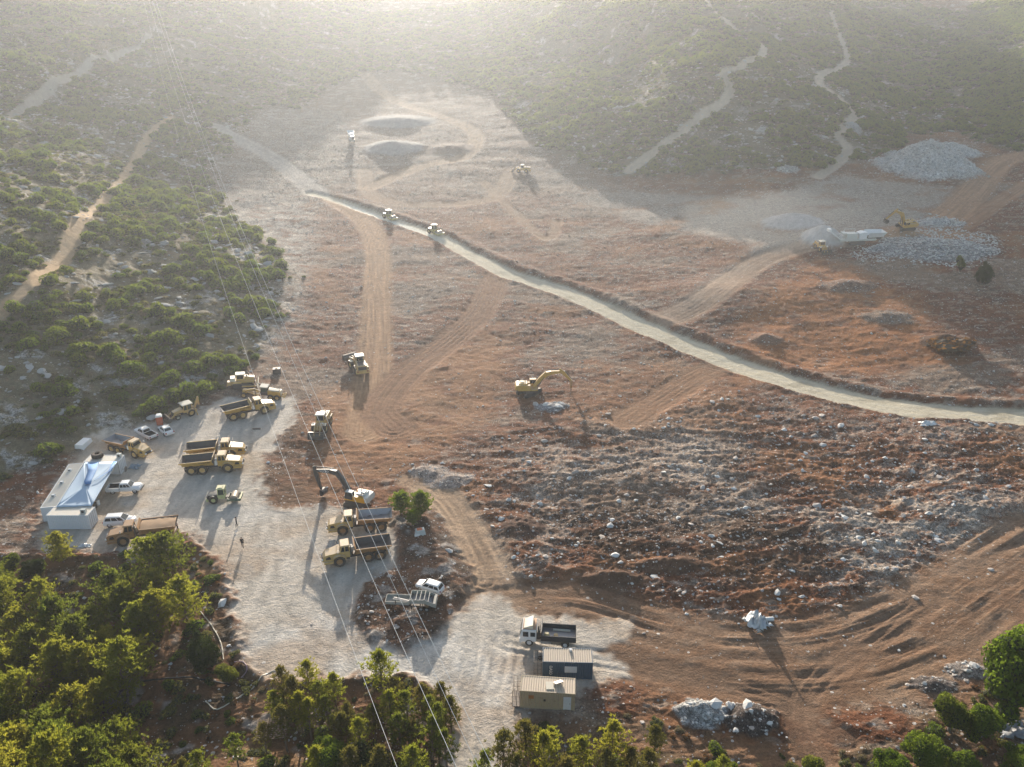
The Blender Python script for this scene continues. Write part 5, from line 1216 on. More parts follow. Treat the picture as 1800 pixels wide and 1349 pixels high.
tF = make_truck(YELD, RUST, LINERP, RUST, 'rusty dump truck with shiny bed parked right below the dark boomed excavator', False); put(tF, (690, 934), (576, 946), 1.6, 0, False, s=.9)
tG = make_truck(YELD, RUST, LINER, RUST, 'rusty dump truck facing left at the edge of the dark soil island, nearest the camera', False); put(tG, (688, 984), (571, 1003), 1.6, 0, False, s=.9)

put(make_dozer('dusty yellow crawler bulldozer at the edge of the brush above the motor grader'), (404, 686), (452, 683), 1.5, s=.95)
put(make_grader('yellow motor grader with dark cab parked behind the top dump truck'), (502, 705), (418, 702), 1.2, s=.93)
put(make_backhoe('backhoe loader with cream roof parked against the brush at the yard edge'), (350, 728), (306, 742), 1.1, s=1.08)
put(make_loader('wheel loader facing the camera with its bucket lowered on red soil', .12, YELD), (574, 741), (557, 772), center=True, s=1.0)
put(make_loader('dust covered wheel loader seen from behind beside the straight orange track', .9, YELD, .35), (638, 662), (628, 636), center=True, s=1.12)
put(make_loader('small yellow wheel loader on the bare crest below the grey crusher', .3, YEL), (1436, 432), (1452, 448), center=True, s=.95)
put(make_loader('far hazy wheel loader below the foot of the green spur', .3, YELD), (932, 304), (902, 303), center=True, s=1.0)
put(make_roller('green and yellow single drum roller on the pale gravel yard', LIME, VGREY, GREEN, LIME), (360, 889), (425, 885), 1.1, 0, False, s=.9)
put(make_roller('dusty yellow roller on the new road, farther one next to the strip painted bright as sun glare', OLIV, OLIV, OLIV, CREAM), (671, 380), (699, 391), center=True, s=1.15)
put(make_roller('dusty yellow roller on the new road where the pale surface begins, nearer one', OLIV, OLIV, OLIV, CREAM), (754, 408), (776, 416), center=True, s=1.15)
put(make_excavator('tracked excavator with long charcoal boom and white lettering beside the parked trucks', VYEL, PALEG, VGREY, PALEG, [(1.0, 1.7), (4.3, 6.1), (8.9, 5.4), (7.9, 1.5)], 'bucket', under=0, swing=-.42, s=1.0, letters='VOLVO'), (598, 893), (655, 891), 1.5, s=.88)
bpy.context.view_layer.update()
ev = [o for o in bpy.data.objects if o.name.startswith('upper_works')][-1]; ev.rotation_euler = (0, 0, math.pi-.42)
put(make_excavator('yellow excavator with a rock hammer breaking stones in the red ground', YEL, YEL, YEL, YEL, [(1.0, 1.7), (4.0, 5.0), (7.3, 5.3), (9.4, 3.0)], 'hammer', under=.75), (912, 692), (948, 692), .2, s=.98)
put(make_excavator('yellow excavator standing on the rock dump feeding the grey crusher', YEL, YEL, YEL, YEL, [(1.0, 1.7), (3.4, 5.6), (6.0, 6.6), (8.2, 4.0)], 'bucket'), (1608, 406), (1572, 408), .2, s=1.1)
put(make_crusher('pale grey tracked rock crusher with conveyor and feed hopper on the gravel pad'), (1560, 425), (1452, 428), 1.0, s=1.14)
put(make_crusher('far hazy white crusher among the gravel heaps'), (613, 232), (625, 266), center=True, s=1.0)
put(make_car('white crew cab pickup with open black bed parked by the blue canopy', 'pickup', 'pickup'), (186, 871), (250, 868), .95, 0, False, s=1.05)
put(make_car('white pickup at the brush edge with its bed towards the yard', 'pickup', 'pickup'), (264, 777), (233, 757), .95, 0, False, s=1.04)
put(make_car('white sedan parked in front of the red portable toilet', 'sedan'), (292, 770), (276, 754), .9, 0, False, s=1.05)
put(make_car('white estate car parked between the white cabin and the loaded dump truck', 'suv'), (185, 929), (233, 926), .92, 0, False, s=1.03)
put(make_car('white car with black roof rails parked on the dark soil island', 'suv'), (773, 1051), (729, 1037), .85, s=.88)
put(make_tipper('white cabbed tipper truck with open dark bed beside the blue container'), (1010, 1143), (915, 1138), 1.2, 0, False, s=1.02)

# portable toilet
r = empty('portable_toilet', 'red portable toilet with white domed roof behind the white sedan', 'portable toilet')
MB().box(-.55, .55, -.55, .55, .1, 2.1).box(-.6, .6, -.6, .6, 0, .12).build('cabin', ORNG, r)
MB().box(-.6, .6, -.6, .6, 2.1, 2.2).prism([(-.58, 2.2), (.58, 2.2), (.4, 2.45), (-.4, 2.45)], -.58, .58, .1).build('roof', WHT, r)
d = MB().box(-.4, .4, -.6, -.55, .15, 2.0).build('door', paint('toilet_door', (.52, .12, .05), .5, 0, .1, wearamt=0), r); MB().box(.25, .32, -.64, -.6, 1.0, 1.15).build('handle', GREY, d)
put(r, (276, 748), (287, 747), .5, 0, False, s=1.05)
# small white trailer
r = empty('cargo_trailer', 'small white closed trailer standing alone at the yard corner below the bushes', 'trailer')
MB().box(-1.5, 1.5, -.85, .85, .5, 1.75, .12).build('box_body', WHT, r); MB().box(-1.45, 1.45, -.8, .8, .38, .5).beam((1.5, 0, .45), (2.4, 0, .45), .12, .1).build('chassis', DARK, r)
for sy in (-1, 1): wheel(r, -.1, sy*.78, .32, .32, .2, TYRE, GREY)
put(r, (146, 793), (164, 775), .85, 0, False, s=1.05)

# ------------------------------------------------------------------ cabins, canopy, containers
WCON = paint('white_steel_wall', (.66, .68, .69), .5, 0, .1, wearamt=.08); WROOF = paint('white_roof', (.62, .58, .50), .6, 0, .6, (.60, .53, .42), wearamt=.15)
BLUEC = paint('blue_container', (.028, .07, .115), .5, 0, .12, (.2, .18, .15), (.05, .03, .02), .35); ROOFT = paint('tan_container_roof', (.42, .34, .26), .7, 0, .6, (.48, .39, .29), (.16, .08, .045), .45)
BEIG = paint('beige_container', (.46, .36, .23), .6, 0, .25, (.48, .38, .27), (.14, .07, .04), .5); BROOF = paint('beige_container_roof', (.50, .39, .28), .7, 0, .5, (.54, .44, .32), (.25, .13, .07), .5)
def box_at(o, near_a, near_b, W=2.44): return put(o, near_a, near_b, W/2, 0, False)
cb = make_container('beige site container with white door and clutter on its roof', 'container', 6.4, BEIG, BROOF, group=None); box_at(cb, (1006, 1249), (918, 1245))
MB().box(-2.75, -1.85, 1.23, 1.27, .1, 2.05).build('door', WHT, cb); cbd = cb.children[-1]; MB().box(-2.65, -2.6, 1.27, 1.31, 1.0, 1.15).build('handle', DARK, cbd)
MB().box(1.6, 2.2, 1.23, 1.26, 1.5, 2.0).build('sign_board', paint('orange_sign', (.42, .17, .05), .6, 0, .1), cb); MB().box(.2, .45, 1.23, 1.27, 1.2, 1.5).build('vent', DARK, cb)
MB().box(3.22, 4.1, -1.2, 1.2, .02, .1).build('cage_floor', DARK, cb)
cg = MB()
for x in (3.25, 3.65, 4.1):
    for y in (-1.18, 1.18): cg.tube([(x, y, .05), (x, y, 2.5)], .03)
for z in (.8, 1.6, 2.5): cg.tube([(3.25, 1.18, z), (4.1, 1.18, z), (4.1, -1.18, z), (3.25, -1.18, z)], .025)
cg.build('cage', MID, cb)
c2 = make_container('dark blue shipping container with tan ribbed roof and white sign', 'container', 6.1, BLUEC, ROOFT); box_at(c2, (1039, 1195), (955, 1193))
MB().box(-1.15, .35, 1.23, 1.26, 1.0, 1.95).build('sign_board', paint('pale_sign', (.55, .57, .58), .6, 0, 0, wearamt=.1), c2)
text_mesh('OASO', .52, DECW, 'lettering', c2, frame((2.05, 1.24, 1.3), (0, 0, -1), (-1, 0, 0)), .012)
MB().cyl((-.4, -.8, 2.6), (-.4, -.8, 2.85), .2).build('vent_cowl', WHT, c2)
ld = empty('scaffold_frame', 'rusty ladder frame standing against the left end of the blue container', 'scaffold')
m = MB()
for x in (0, .45, .9):
    for y in (-1, 1): m.tube([(x, y, 0), (x, y, 2.3)], .035)
m.build('post', MID, ld)
for z in (.5, 1.1, 1.7, 2.3): MB().tube([(0, -1, z), (.9, -1, z), (.9, 1, z), (0, 1, z)], .03).build('rail', MID, ld)
ld.matrix_world = c2.matrix_world @ Matrix.Translation((3.2, 0, 0))
def lying(name, label, cat, pxa, z0, build):
    o = empty(name, label, cat); build(o); p = at(*pxa); o.location = (p.x, p.y, z0); return o
def sheet_scrap(o):
    o.rotation_euler = (0, 0, .5); MB().hexa([(-.45, -.35, 0), (.45, -.35, 0), (.45, .35, .0), (-.45, .35, .0)], [(-.45, -.35, .04), (.45, -.35, .04), (.45, .35, .45), (-.45, .35, .45)]).build('panel', PALEG, o)
# things lying on the two container roofs
def on_roof(cont, x, y, o, rz=0): o.matrix_world = cont.matrix_world @ Matrix.Translation((x, y, 2.615)) @ Matrix.Rotation(rz, 4, 'Z'); return o
o = empty('solar_panel', 'tilted grey panel propped on the roof of the beige container', 'panel'); MB().quad((-.5, -.4, .05), (.5, -.4, .05), (.5, .4, .5), (-.5, .4, .5), .05).build('sheet', GREY, o); MB().beam((-.4, .38, 0), (-.4, .38, .45), .05, .05).beam((.4, .38, 0), (.4, .38, .45), .05, .05).build('prop', CREAM, o); on_roof(cb, -1.2, -.2, o, .5)
o = empty('timber_board', 'tan board lying flat on the roof of the beige container', 'board'); MB().box(-.45, .45, -.6, .6, 0, .06).build('sheet', CREAM, o); on_roof(cb, -.2, .2, o, .1)
# white cabins
k1 = make_container('long white cabin along the back of the blue canopy', 'cabin', 12.2, WCON, WROOF, group=None)
k2 = make_container('white cabin nearest the pines in front of the blue canopy', 'cabin', 6.6, WCON, WROOF); 
put(k2, (91, 931), (157, 931), 1.22, 0, False)
pz = lambda x, y, z: (lambda r_: Vector(((z-CAM_H)/r_[2]*r_[0], (z-CAM_H)/r_[2]*r_[1], z)))(ray(x, y))
# long cabin: near end of its roof at photo (70,891)-(97,893), far end near (120,815)-(147,815)
p0, p1 = pz(85, 892, 2.6), pz(134, 815, 2.6); hh = (p1-p0).normalized(); Lc = (p1-p0).length

k1.matrix_world = Matrix.Translation(((p0.x+p1.x)/2, (p0.y+p1.y)/2, 0)) @ frame((0, 0, 0), (hh.x, hh.y, 0), (-hh.y, hh.x, 0)) @ Matrix.Diagonal((Lc/12.2, 1, 1, 1))
k3 = make_container('white cabin at the far end of the canopy with a big tyre on its roof', 'cabin', 6.2, WCON, WROOF)
p2, p3 = pz(153, 806, 2.6), pz(213, 806, 2.6); h3 = (p3-p2).normalized()
k3.matrix_world = Matrix.Translation(((p2.x+p3.x)/2, (p2.y+p3.y)/2, 0)) @ frame((0, 0, 0), (h3.x, h3.y, 0), (-h3.y, h3.x, 0)) @ Matrix.Diagonal(((p3-p2).length/6.2, 1, 1, 1))
for i in range(3):
    u = (i+.8)/3.4; q = p0.lerp(p1, u)
    o = empty('roof_vent', ['small white roof vent at the near end of the long cabin', 'small white roof vent halfway along the long cabin', 'small white roof vent towards the far end of the long cabin'][i], 'roof vent', 'vents on the long white cabin'); MB().box(-.3, .3, -.25, .25, 0, .35, .08).build('cowl', WHT, o); MB().box(-.2, .2, -.27, -.24, .08, .25).build('grille', DARK, o)
    o.location = (q.x-.3, q.y, 2.61)
for lab, q in (('air conditioner on the roof corner of the cabin nearest the pines', pz(147, 900, 2.7)), ('air conditioner at the right end of the roof with the tyre', pz(210, 802, 2.7))):
    o = empty('air_conditioner', 'grey '+lab, 'air conditioner'); MB().box(-.42, .42, -.3, .3, .0, .6, .03).build('casing', PALEG, o); MB().lathe([(-.02, .02), (-.02, .24), (.02, .24), (.02, .02)], (0, -.31, .3), 14).build('fan_grille', DARK, o); o.location = (q.x, q.y, 2.615)
o = empty('satellite_dish', 'small round dish on the end wall of the far white cabin', 'dish'); MB().lathe([(-.10, .02), (-.06, .3), (.03, .52), (0, .54), (-.12, .3), (-.14, .02)], (0, 0, 0), 16).build('reflector', MID, o); MB().beam((0, .1, 0), (0, .6, 0), .06, .06).build('bracket', DARK, o)
q = pz(221, 824, 1.2); o.location = (q.x, q.y, 1.1); o.rotation_euler = (0, 0, math.atan2(h3.y, h3.x)+math.pi/2)
o = empty('truck_tyre', 'big black tyre lying on the roof of the far white cabin', 'tyre')
t = MB().lathe([(-.36, .45), (-.4, .6), (-.4, .85), (-.3, .95), (.3, .95), (.4, .85), (.4, .6), (.36, .45), (-.36, .45)], (0, 0, 0), 26)
for k in range(22):
    a = 2*math.pi*k/22; t.box(.9*math.cos(a)-.07, .9*math.cos(a)+.07, -.33, .33, .9*math.sin(a)-.07, .9*math.sin(a)+.07)
t.build('rubber', TYRE, o); q = pz(172, 804, 2.62); o.location = (q.x, q.y, 3.03); o.rotation_euler = (R(90), 0, 0)
# the blue shade canopy: a stretched cloth, raised a little at its middle
cn = empty('shade_canopy', 'pale blue cloth canopy stretched between the white cabins', 'canopy')
C4 = [pz(150, 813, 2.72), pz(206, 812, 2.78), pz(161, 890, 2.72), pz(99, 892, 2.72)]; ap = pz(150, 855, 3.45)
cen = Vector((sum(p.x for p in C4)/4, sum(p.y for p in C4)/4, 0)); cn.location = cen
BLUES = paint('pale_blue_cloth', (.36, .47, .58), .8, 0, .05, (.5, .5, .48), wearamt=0); BLUED = paint('bright_blue_cloth', (.07, .20, .42), .8, 0, .0, wearamt=0)
V = []; F = []; n = 10
for k in range(4):
    a, b = C4[k], C4[(k+1) % 4]; o0 = len(V)
    for i in range(n+1):
        u = i/n
        for j in range(n+1):
            w = j/n; e = a.lerp(b, w); p = e.lerp(ap, u); sag = -.38*math.sin(math.pi*w)*math.sin(math.pi*min(u*1.0, 1))*(1-u)
            V.append((p.x-cen.x, p.y-cen.y, p.z+sag))
    F += [(o0+i*(n+1)+j, o0+i*(n+1)+j+1, o0+(i+1)*(n+1)+j+1, o0+(i+1)*(n+1)+j) for i in range(n) for j in range(n)]
me = bpy.data.meshes.new('cloth'); me.from_pydata(V, [], F); me.materials.append(BLUES); me.polygons.foreach_set('use_smooth', np.ones(len(F), bool))
oc = link('cloth', me, None, cn); so = oc.modifiers.new('thick', 'SOLIDIFY'); so.thickness = .03
def strip(pts, lift=.12):
    P = [Vector(p)-cen+Vector((0, 0, lift)) for p in pts]; return MB().sheet(P)
def cp_(x, y, z=3.0): return pz(x, y, z)
s1 = MB(); L_ = [(cp_(154, 814, 2.82), cp_(173, 813.5, 2.82)), (cp_(155, 828, 2.98), cp_(170, 828, 2.92)), (cp_(148, 848, 3.5), cp_(163, 842, 3.2)), (cp_(150, 853, 3.6), cp_(160, 852, 3.4))]
VV = [Vector(p)-cen+Vector((0, 0, .12)) for ab in L_ for p in ab]; s1.add(VV, [(2*i, 2*i+1, 2*i+3, 2*i+2) for i in range(3)])
sb = s1.build('dark_blue_band', BLUED, cn); m_ = sb.modifiers.new('thick', 'SOLIDIFY'); m_.thickness = .02
s2 = MB(); L_ = [(cp_(199, 812.5, 2.86), cp_(206, 812, 2.86)), (cp_(190, 830, 2.9), cp_(196, 828, 2.84)), (cp_(165, 847, 3.3), cp_(166, 846, 3.25))]
VV = [Vector(p)-cen+Vector((0, 0, .12)) for ab in L_ for p in ab]; s2.add(VV, [(2*i, 2*i+1, 2*i+3, 2*i+2) for i in range(2)]); sb = s2.build('dark_blue_band', BLUED, cn); m_ = sb.modifiers.new('thick', 'SOLIDIFY'); m_.thickness = .02
for p in (C4[1], C4[2]): MB().cyl((p.x-cen.x, p.y-cen.y, 0), (p.x-cen.x, p.y-cen.y, p.z), .05, n=8).build('pole', GREY, cn)
MB().cyl((ap.x-cen.x, ap.y-cen.y, 0), (ap.x-cen.x, ap.y-cen.y, ap.z-.03), .05, n=8).build('pole', GREY, cn)
# drums and crates under the canopy edge
for i, (px, py, lab) in enumerate(((168, 893, 'dark oil drum under the front corner of the canopy'), (173, 888, 'white plastic tank beside the drum under the canopy'))):
    o = empty('oil_drum' if i == 0 else 'plastic_tank', lab, 'drum' if i == 0 else 'tank'); MB().cyl((0, 0, 0), (0, 0, .9), .3, n=16).build('shell', DARK if i == 0 else WHT, o); MB().cyl((0, 0, .9), (0, 0, .94), .31, n=16).build('lid', DARK if i == 0 else GREY, o); p = at(px, py); o.location = (p.x, p.y, 0)
# ------------------------------------------------------------------ screening trailer on the island
r = empty('screening_hopper', 'grey screening hopper with ribbed open top and low trough beside the white car', 'screening plant')
PG = paint('weathered_grey_green', (.36, .37, .33), .6, 0, .35)
m = MB(); x0, xm, x1, w = -.2, 2.1, 4.0, 1.15
for a, b in (((x0, 2.3), (xm, 2.5)), ((xm, 2.5), (x1, 1.8))):
    for sy in (-1, 1): m.quad((a[0], sy*w, a[1]-.75), (b[0], sy*w, b[1]-.75), (b[0], sy*w, b[1]), (a[0], sy*w, a[1]), .09)
m.quad((x0, -w, 1.5), (x0, w, 1.5), (x0, w, 2.3), (x0, -w, 2.3), .09); m.quad((x1, -w, 1.1), (x1, w, 1.1), (x1, w, 1.8), (x1, -w, 1.8), .09); m.build('hopper', PG, r)
MB().quad((x0, -w, 1.55), (xm, -w, 1.75), (xm, w, 1.75), (x0, w, 1.55), .06).quad((xm, -w, 1.75), (x1, -w, 1.1), (x1, w, 1.1), (xm, w, 1.75), .06).build('screen_deck', LINERP, r)
for x, z in ((.75, 2.33), (1.4, 2.4), (2.1, 2.5), (2.75, 2.25), (3.75, 1.9)): MB().box(x-.06 if x < 3.5 else x-.2, x+.06 if x < 3.5 else x+.2, -w, w, z-.08, z+.02).build('cross_bar', PG, r)
m = MB(); y0 = -.9
for sy in (-1, 1): m.quad((-4.2, sy*.9, .8), (-.3, sy*.9, 1.0), (-.3, sy*.9, 1.6), (-4.2, sy*.9, 1.3), .08)
m.quad((-4.2, -.9, .8), (-4.2, .9, .8), (-4.2, .9, 1.3), (-4.2, -.9, 1.3), .08); m.quad((-4.2, -.9, .82), (-.3, -.9, 1.0), (-.3, .9, 1.0), (-4.2, .9, .82), .05); m.build('trough', PG, r)
MB().beam((-3.0, .3, 1.25), (-.3, -.6, 1.6), .22, .12).beam((-3.1, .0, 1.2), (-.5, -.75, 1.55), .16, .12).build('steel_beam', GREY, r)
m = MB(); m.box(-3.6, 3.4, -.7, .7, .55, .8)
for x in (-2.5, 0, 1.5, 3.0):
    for sy in (-1, 1): m.beam((x, sy*.8, .6), (x, sy*1.0, 1.7), .12, .12)
for x in (-3.4, .1): m.beam((x, -.8, 0), (x, -.8, .8), .14, .14).beam((x, .8, 0), (x, .8, .8), .14, .14)
m.build('frame', DARK, r); [wheel(r, x, sy*.95, .42, .42, .26, TYRE, GREY) for x in (1.6, 2.55) for sy in (-1, 1)]
put(r, (676, 1073), (768, 1077), 1.05, s=.85)
# ------------------------------------------------------------------ people
def stand(o, px, z=0): p = at(*px); o.location = (p.x, p.y, z if z is not None else p.z); return o
o = stand(make_person('person in dark clothes standing with legs apart on the shaded gravel', pose(.14, .02, .05)), (417, 927)); o.rotation_euler = (0, 0, R(200)); o.scale = (1.05,)*3
o = stand(make_person('person in black walking in the sun along the gravel track', pose(.22, .06, .2)), (427, 963)); o.rotation_euler = (0, 0, R(-80)); o.scale = (1.05,)*3
J = pose(.1, .38, .25); o = stand(make_person('person in a maroon shirt leaning forward by the tail of the loaded truck', J, VEST, CLOD), (313, 932)); o.rotation_euler = (0, 0, R(190))
# ------------------------------------------------------------------ loose things
def simple(name, label, cat, px, rz=0, z=None, s=1):
    o = empty(name, label, cat); p = at(*px); o.location = (p.x, p.y, p.z if z is None else z); o.rotation_euler = (0, 0, rz); o.scale = (s, s, s); return o
o = simple('steel_grating', 'rusty steel slat frame lying on the bank below the pines', 'grating', (478, 1283), .15); RB = paint('rusty_bar', (.30, .21, .14), .7, .2, .3, (.4, .3, .2), (.16, .07, .03), .5)
for k in range(11): MB().box(-1.7, 1.7, -1.25+k*.25-.05, -1.25+k*.25+.05, .12, .2).build('slat', RB, o)
for x in (-1.65, -.5, .7): MB().box(x-.07, x+.07, -1.4, 1.4, .2, .32).build('crossbar', RB, o)
p = at(478, 1283); gx = (zat(p.x+1.2, p.y)-zat(p.x-1.2, p.y))/2.4; gy = (zat(p.x, p.y+1.2)-zat(p.x, p.y-1.2))/2.4; o.rotation_euler = (math.atan(gy), -math.atan(gx), .15)
def hose(name, label, cat, pts, r, m, lift=.0):
    Q = smooth_line([tuple(at(*p)[:2]) for p in pts], 8); P = [(x, y, zat(x, y)+r*.8+lift) for x, y in Q]; c = Vector(P[0]); ob = MB().tube([(a-c.x, b-c.y, d-c.z) for a, b, d in P], r, 6).build(name, m, None); ob.location = c; tag(ob, label, cat); return ob
hose('black_pipe', 'long black plastic pipe crossing the slope below the yard', 'pipe', [(237, 1203), (270, 1197), (320, 1193), (350, 1196), (405, 1206)], .11, DECAL, .1)
hose('pale_hose', 'pale plastic hose winding along the rim of the gravel yard', 'hose', [(352, 1075), (372, 1100), (388, 1130), (393, 1160)], .07, CREAM)
hose('pale_hose', 'pale hose curling over the rubble near the slat frame', 'hose', [(362, 1234), (382, 1248), (415, 1230), (445, 1210), (480, 1180), (520, 1190)], .07, CREAM)
hose('purple_hose', 'short purple hose looped at the bend of the yard edge', 'hose', [(412, 1165), (428, 1165), (434, 1178), (424, 1192)], .08, paint('purple_plastic', (.24, .15, .2), .5, 0, .2))
# crumpled white plastic sheeting on the ploughed field, with a drainpipe
def crumple(name, label, cat, px, w, l, h, m, seed, rz=0):
    rg = np.random.default_rng(seed); n = 13; X, Yy = np.meshgrid(np.linspace(-1, 1, n), np.linspace(-1, 1, n)); z = np.abs(fbm(X*1.5+seed, Yy*1.5, 3, seed))*1.6+.25*rg.random((n, n)); e = np.maximum(np.abs(X), np.abs(Yy)); z = z*(1-.7*e**3)*h
    V = np.stack([X*w/2*(1+.15*rg.normal(size=X.shape)), Yy*l/2*(1+.15*rg.normal(size=X.shape)), z], -1).reshape(-1, 3); i = np.arange(n*n).reshape(n, n)
    me = mesh_np(name, V, np.stack([i[:-1, :-1], i[:-1, 1:], i[1:, 1:], i[1:, :-1]], -1).reshape(-1, 4)); ob = link(name, me, m); p = at(*px); ob.location = (p.x, p.y, p.z+.05); ob.rotation_euler = (0, 0, rz); tag(ob, label, cat); sm = ob.modifiers.new('thick', 'SOLIDIFY'); sm.thickness = .02; return ob
SHEET = paint('white_plastic', (.62, .64, .64), .35, 0, .1, (.5, .42, .33), wearamt=.05)
crumple('plastic_sheet', 'crumpled white plastic sheeting lying on the ploughed field', 'sheeting', (1330, 1098), 2.6, 2.8, 2.3, SHEET, 3, .6)
o = simple('white_drum', 'white drum lying beside the crumpled plastic sheeting', 'drum', (1350, 1092), .1); MB().cyl((-.7, 0, .3), (.7, 0, .3), .3, n=14).build('shell', SHEET, o); MB().cyl((.7, 0, .3), (.74, 0, .3), .26, n=14).build('lid', GREY, o)
crumple('plastic_sheet', 'white scrap heap below the bend of the new road', 'sheeting', (1632, 746), 3.2, 1.8, .8, SHEET, 5)
crumple('tarpaulin', 'blue grey tarpaulin bundle on the ground by the far white cabin', 'tarpaulin', (238, 822), 1.9, 1.5, .9, paint('tarp', (.22, .30, .36), .6, 0, .2), 8)
crumple('plastic_sheet', 'white sheet on the ground beside the pale roadside pine', 'sheeting', (150, 960), 1.8, .9, .35, SHEET, 11)
crumple('tarpaulin', 'pale blue tarpaulin at the lower right under the big tree', 'tarpaulin', (1775, 1282), 3.4, 3.0, 1.0, paint('tarp_pale', (.30, .34, .38), .5, 0, .25), 13)
o = simple('water_tank', 'dark square water tank at the brush edge above the bulldozer', 'tank', (487, 656), .2); MB().box(-.9, .9, -.7, .7, 0, 1.2, .06).build('shell', VGREY, o); MB().cyl((0, 0, 1.2), (0, 0, 1.3), .25, n=14).build('lid', DARK, o)
o = simple('car_tyre', 'old tyre lying by the left end of the blue container', 'tyre', (950, 1158), .4); MB().lathe([(-.1, .18), (-.12, .25), (-.1, .33), (.1, .33), (.12, .25), (.1, .18), (-.1, .18)], (0, 0, 0), 16).build('rubber', TYRE, o); o.rotation_euler = (R(80), 0, .4); o.location.z += .15
o = simple('concrete_block', 'pale concrete block with orange paint beside the green bushes', 'block', (739, 939), .3); MB().box(-.8, .8, -.6, .6, 0, .9, .15).build('body', PALEG, o); MB().box(-.5, .3, -.3, .3, .9, .98).build('paint_mark', paint('orange_mark', (.6, .16, .06), .6, 0, 0), o)
o = simple('timber_beam', 'dark timber lying on the gravel left of the wires', 'timber', (451, 755), -.1); MB().beam((-.8, 0, .1), (.8, .1, .12), .22, .2).beam((-.3, .25, .1), (.6, .3, .12), .15, .15).build('beam', DARK, o)
# ------------------------------------------------------------------ overhead wires
WIRE = paint('dull_conductor', (.70, .69, .66), .95, 0, 0, wearamt=0)
def wire(near, dn, farx, df, sag, label):
    A = Vector(ray(*near)*dn)+Vector((0, 0, CAM_H)); B = Vector(ray(farx, -40)*df)+Vector((0, 0, CAM_H)); Q = []
    for i in range(101):
        t = i/100; p = A.lerp(B, t); p.z -= 4*sag*t*(1-t); Q.append(p)
    ob = MB().tube([tuple(q-A) for q in Q], .021, 5).build('power_line', WIRE, None); ob.location = A; tag(ob, label, 'power line', 'overhead wires')
wire((715, 1395), 66, 243, 525, 30, 'leftmost overhead wire crossing the gravel yard, separate from the other three')
wire((823, 1395), 58, 251, 475, 21, 'second overhead wire from the left, passing over the dark boomed excavator')
wire((862, 1395), 66, 255, 325, 12, 'third overhead wire from the left, passing over the parked rusty trucks')
wire((888, 1395), 58, 261, 325, 12, 'rightmost overhead wire, passing over the concrete block and the white car')
# ------------------------------------------------------------------ pines, broadleaf trees and single bushes
BARK = paint('pine_bark', (.16, .115, .08), .95, 0, 0, wearamt=.3); BARKG = paint('grey_bark', (.2, .18, .155), .95, 0, 0, wearamt=.2)
M_pine = leafmat('pine_needles', (.100, .122, .022), (.185, .168, .034), .54, 1.4)
M_pined = leafmat('pine_needles_dark', (.075, .10, .022), (.125, .13, .028), .5, 1.25)
M_pineo = leafmat('pine_needles_olive', (.090, .092, .030), (.150, .125, .045), .42, 1.0)
M_broad = leafmat('broad_leaf', (.072, .120, .018), (.118, .150, .026), .46, 1.15)
M_broadd = leafmat('broad_leaf_dark', (.026, .042, .014), (.046, .058, .018), .3, .8)
def pine_parts(seed, H=6.0, spread=1.9, whorls=10, nb=6, tufts=7, base=.16, mat=M_pine, open_=0.0, needles=9, tlen=.32):
    """trunk with whorled limbs and a crown of needle tufts"""
    rg = np.random.default_rng(seed); T = MB(); P = []; D = []
    lean = rg.normal(0, .05, 2)*H; ax = lambda z: np.array([lean[0]*(z/H)**1.5, lean[1]*(z/H)**1.5, z])
    pts = [ax(z) for z in np.linspace(0, H*.97, 6)]
    for i in range(5): T.cyl(pts[i], pts[i+1], .018*H*(1-i/5.4)+.02, .018*H*(1-(i+1)/5.4)+.02, 7, cap=False)
    for w in range(whorls):
        u = base+(1-base)*(w+.3*rg.random())/whorls; z = H*u*.97
        prof = (1-((u-base)/(1-base))**1.8)*(.6+.4*min(1, (u-base)/.18+.3))*rg.uniform(.75, 1.2); ph = rg.uniform(0, 6.28)
        for b in range(nb):
            if rg.random() < open_: continue
            L = spread*prof*rg.uniform(.45, 1.25)+.22; a = ph+2*math.pi*b/nb+rg.normal(0, .25)
            d = np.array([math.cos(a), math.sin(a), .18+.5*u+rg.normal(0, .1)]); d /= np.linalg.norm(d)
            o = ax(z); tip = o+d*L+np.array([0, 0, (.1+.25*rg.random())*L])
            if L > .4: T.cyl(o, tip, .012*L+.012, .008, 4, cap=False)
            for t in range(tufts):
                q = .35+.65*(t+rg.random())/tufts if t < tufts-1 else 1.0
                side = rg.normal(0, .13*L+.06, 3); side[2] = abs(side[2])*.6
                P.append(o+(tip-o)*q+side*(1 if q < .98 else .2)); D.append(d*.5+np.array([0, 0, .9])+rg.normal(0, .25, 3))
    for t in range(5): P.append(ax(H*(.95+.012*t))); D.append(np.array([0, 0, 1.])+rg.normal(0, .2, 3))
    P = np.array(P); D = np.array(D); D /= np.linalg.norm(D, axis=1)[:, None]
    n = len(P); Pn = np.repeat(P, needles, 0); Dn = np.repeat(D, needles, 0)+rg.normal(0, .62, (n*needles, 3)); Dn /= np.linalg.norm(Dn, axis=1)[:, None]
    L = tlen*rg.uniform(.7, 1.3, (n*needles, 1)); S = np.cross(Dn, rg.normal(size=Dn.shape)); S /= np.linalg.norm(S, axis=1)[:, None]; wd = .07*tlen/.3
    V = np.stack([Pn-S*wd*.5, Pn+S*wd*.5, Pn+Dn*L+S*wd*.35, Pn+Dn*L-S*wd*.35], 1).reshape(-1, 3)
    me = mesh_np('crown', V, np.arange(len(V)).reshape(-1, 4)); me.materials.append(mat)
    tm = T.mesh('trunk'); tm.materials.append(BARK); return tm, me
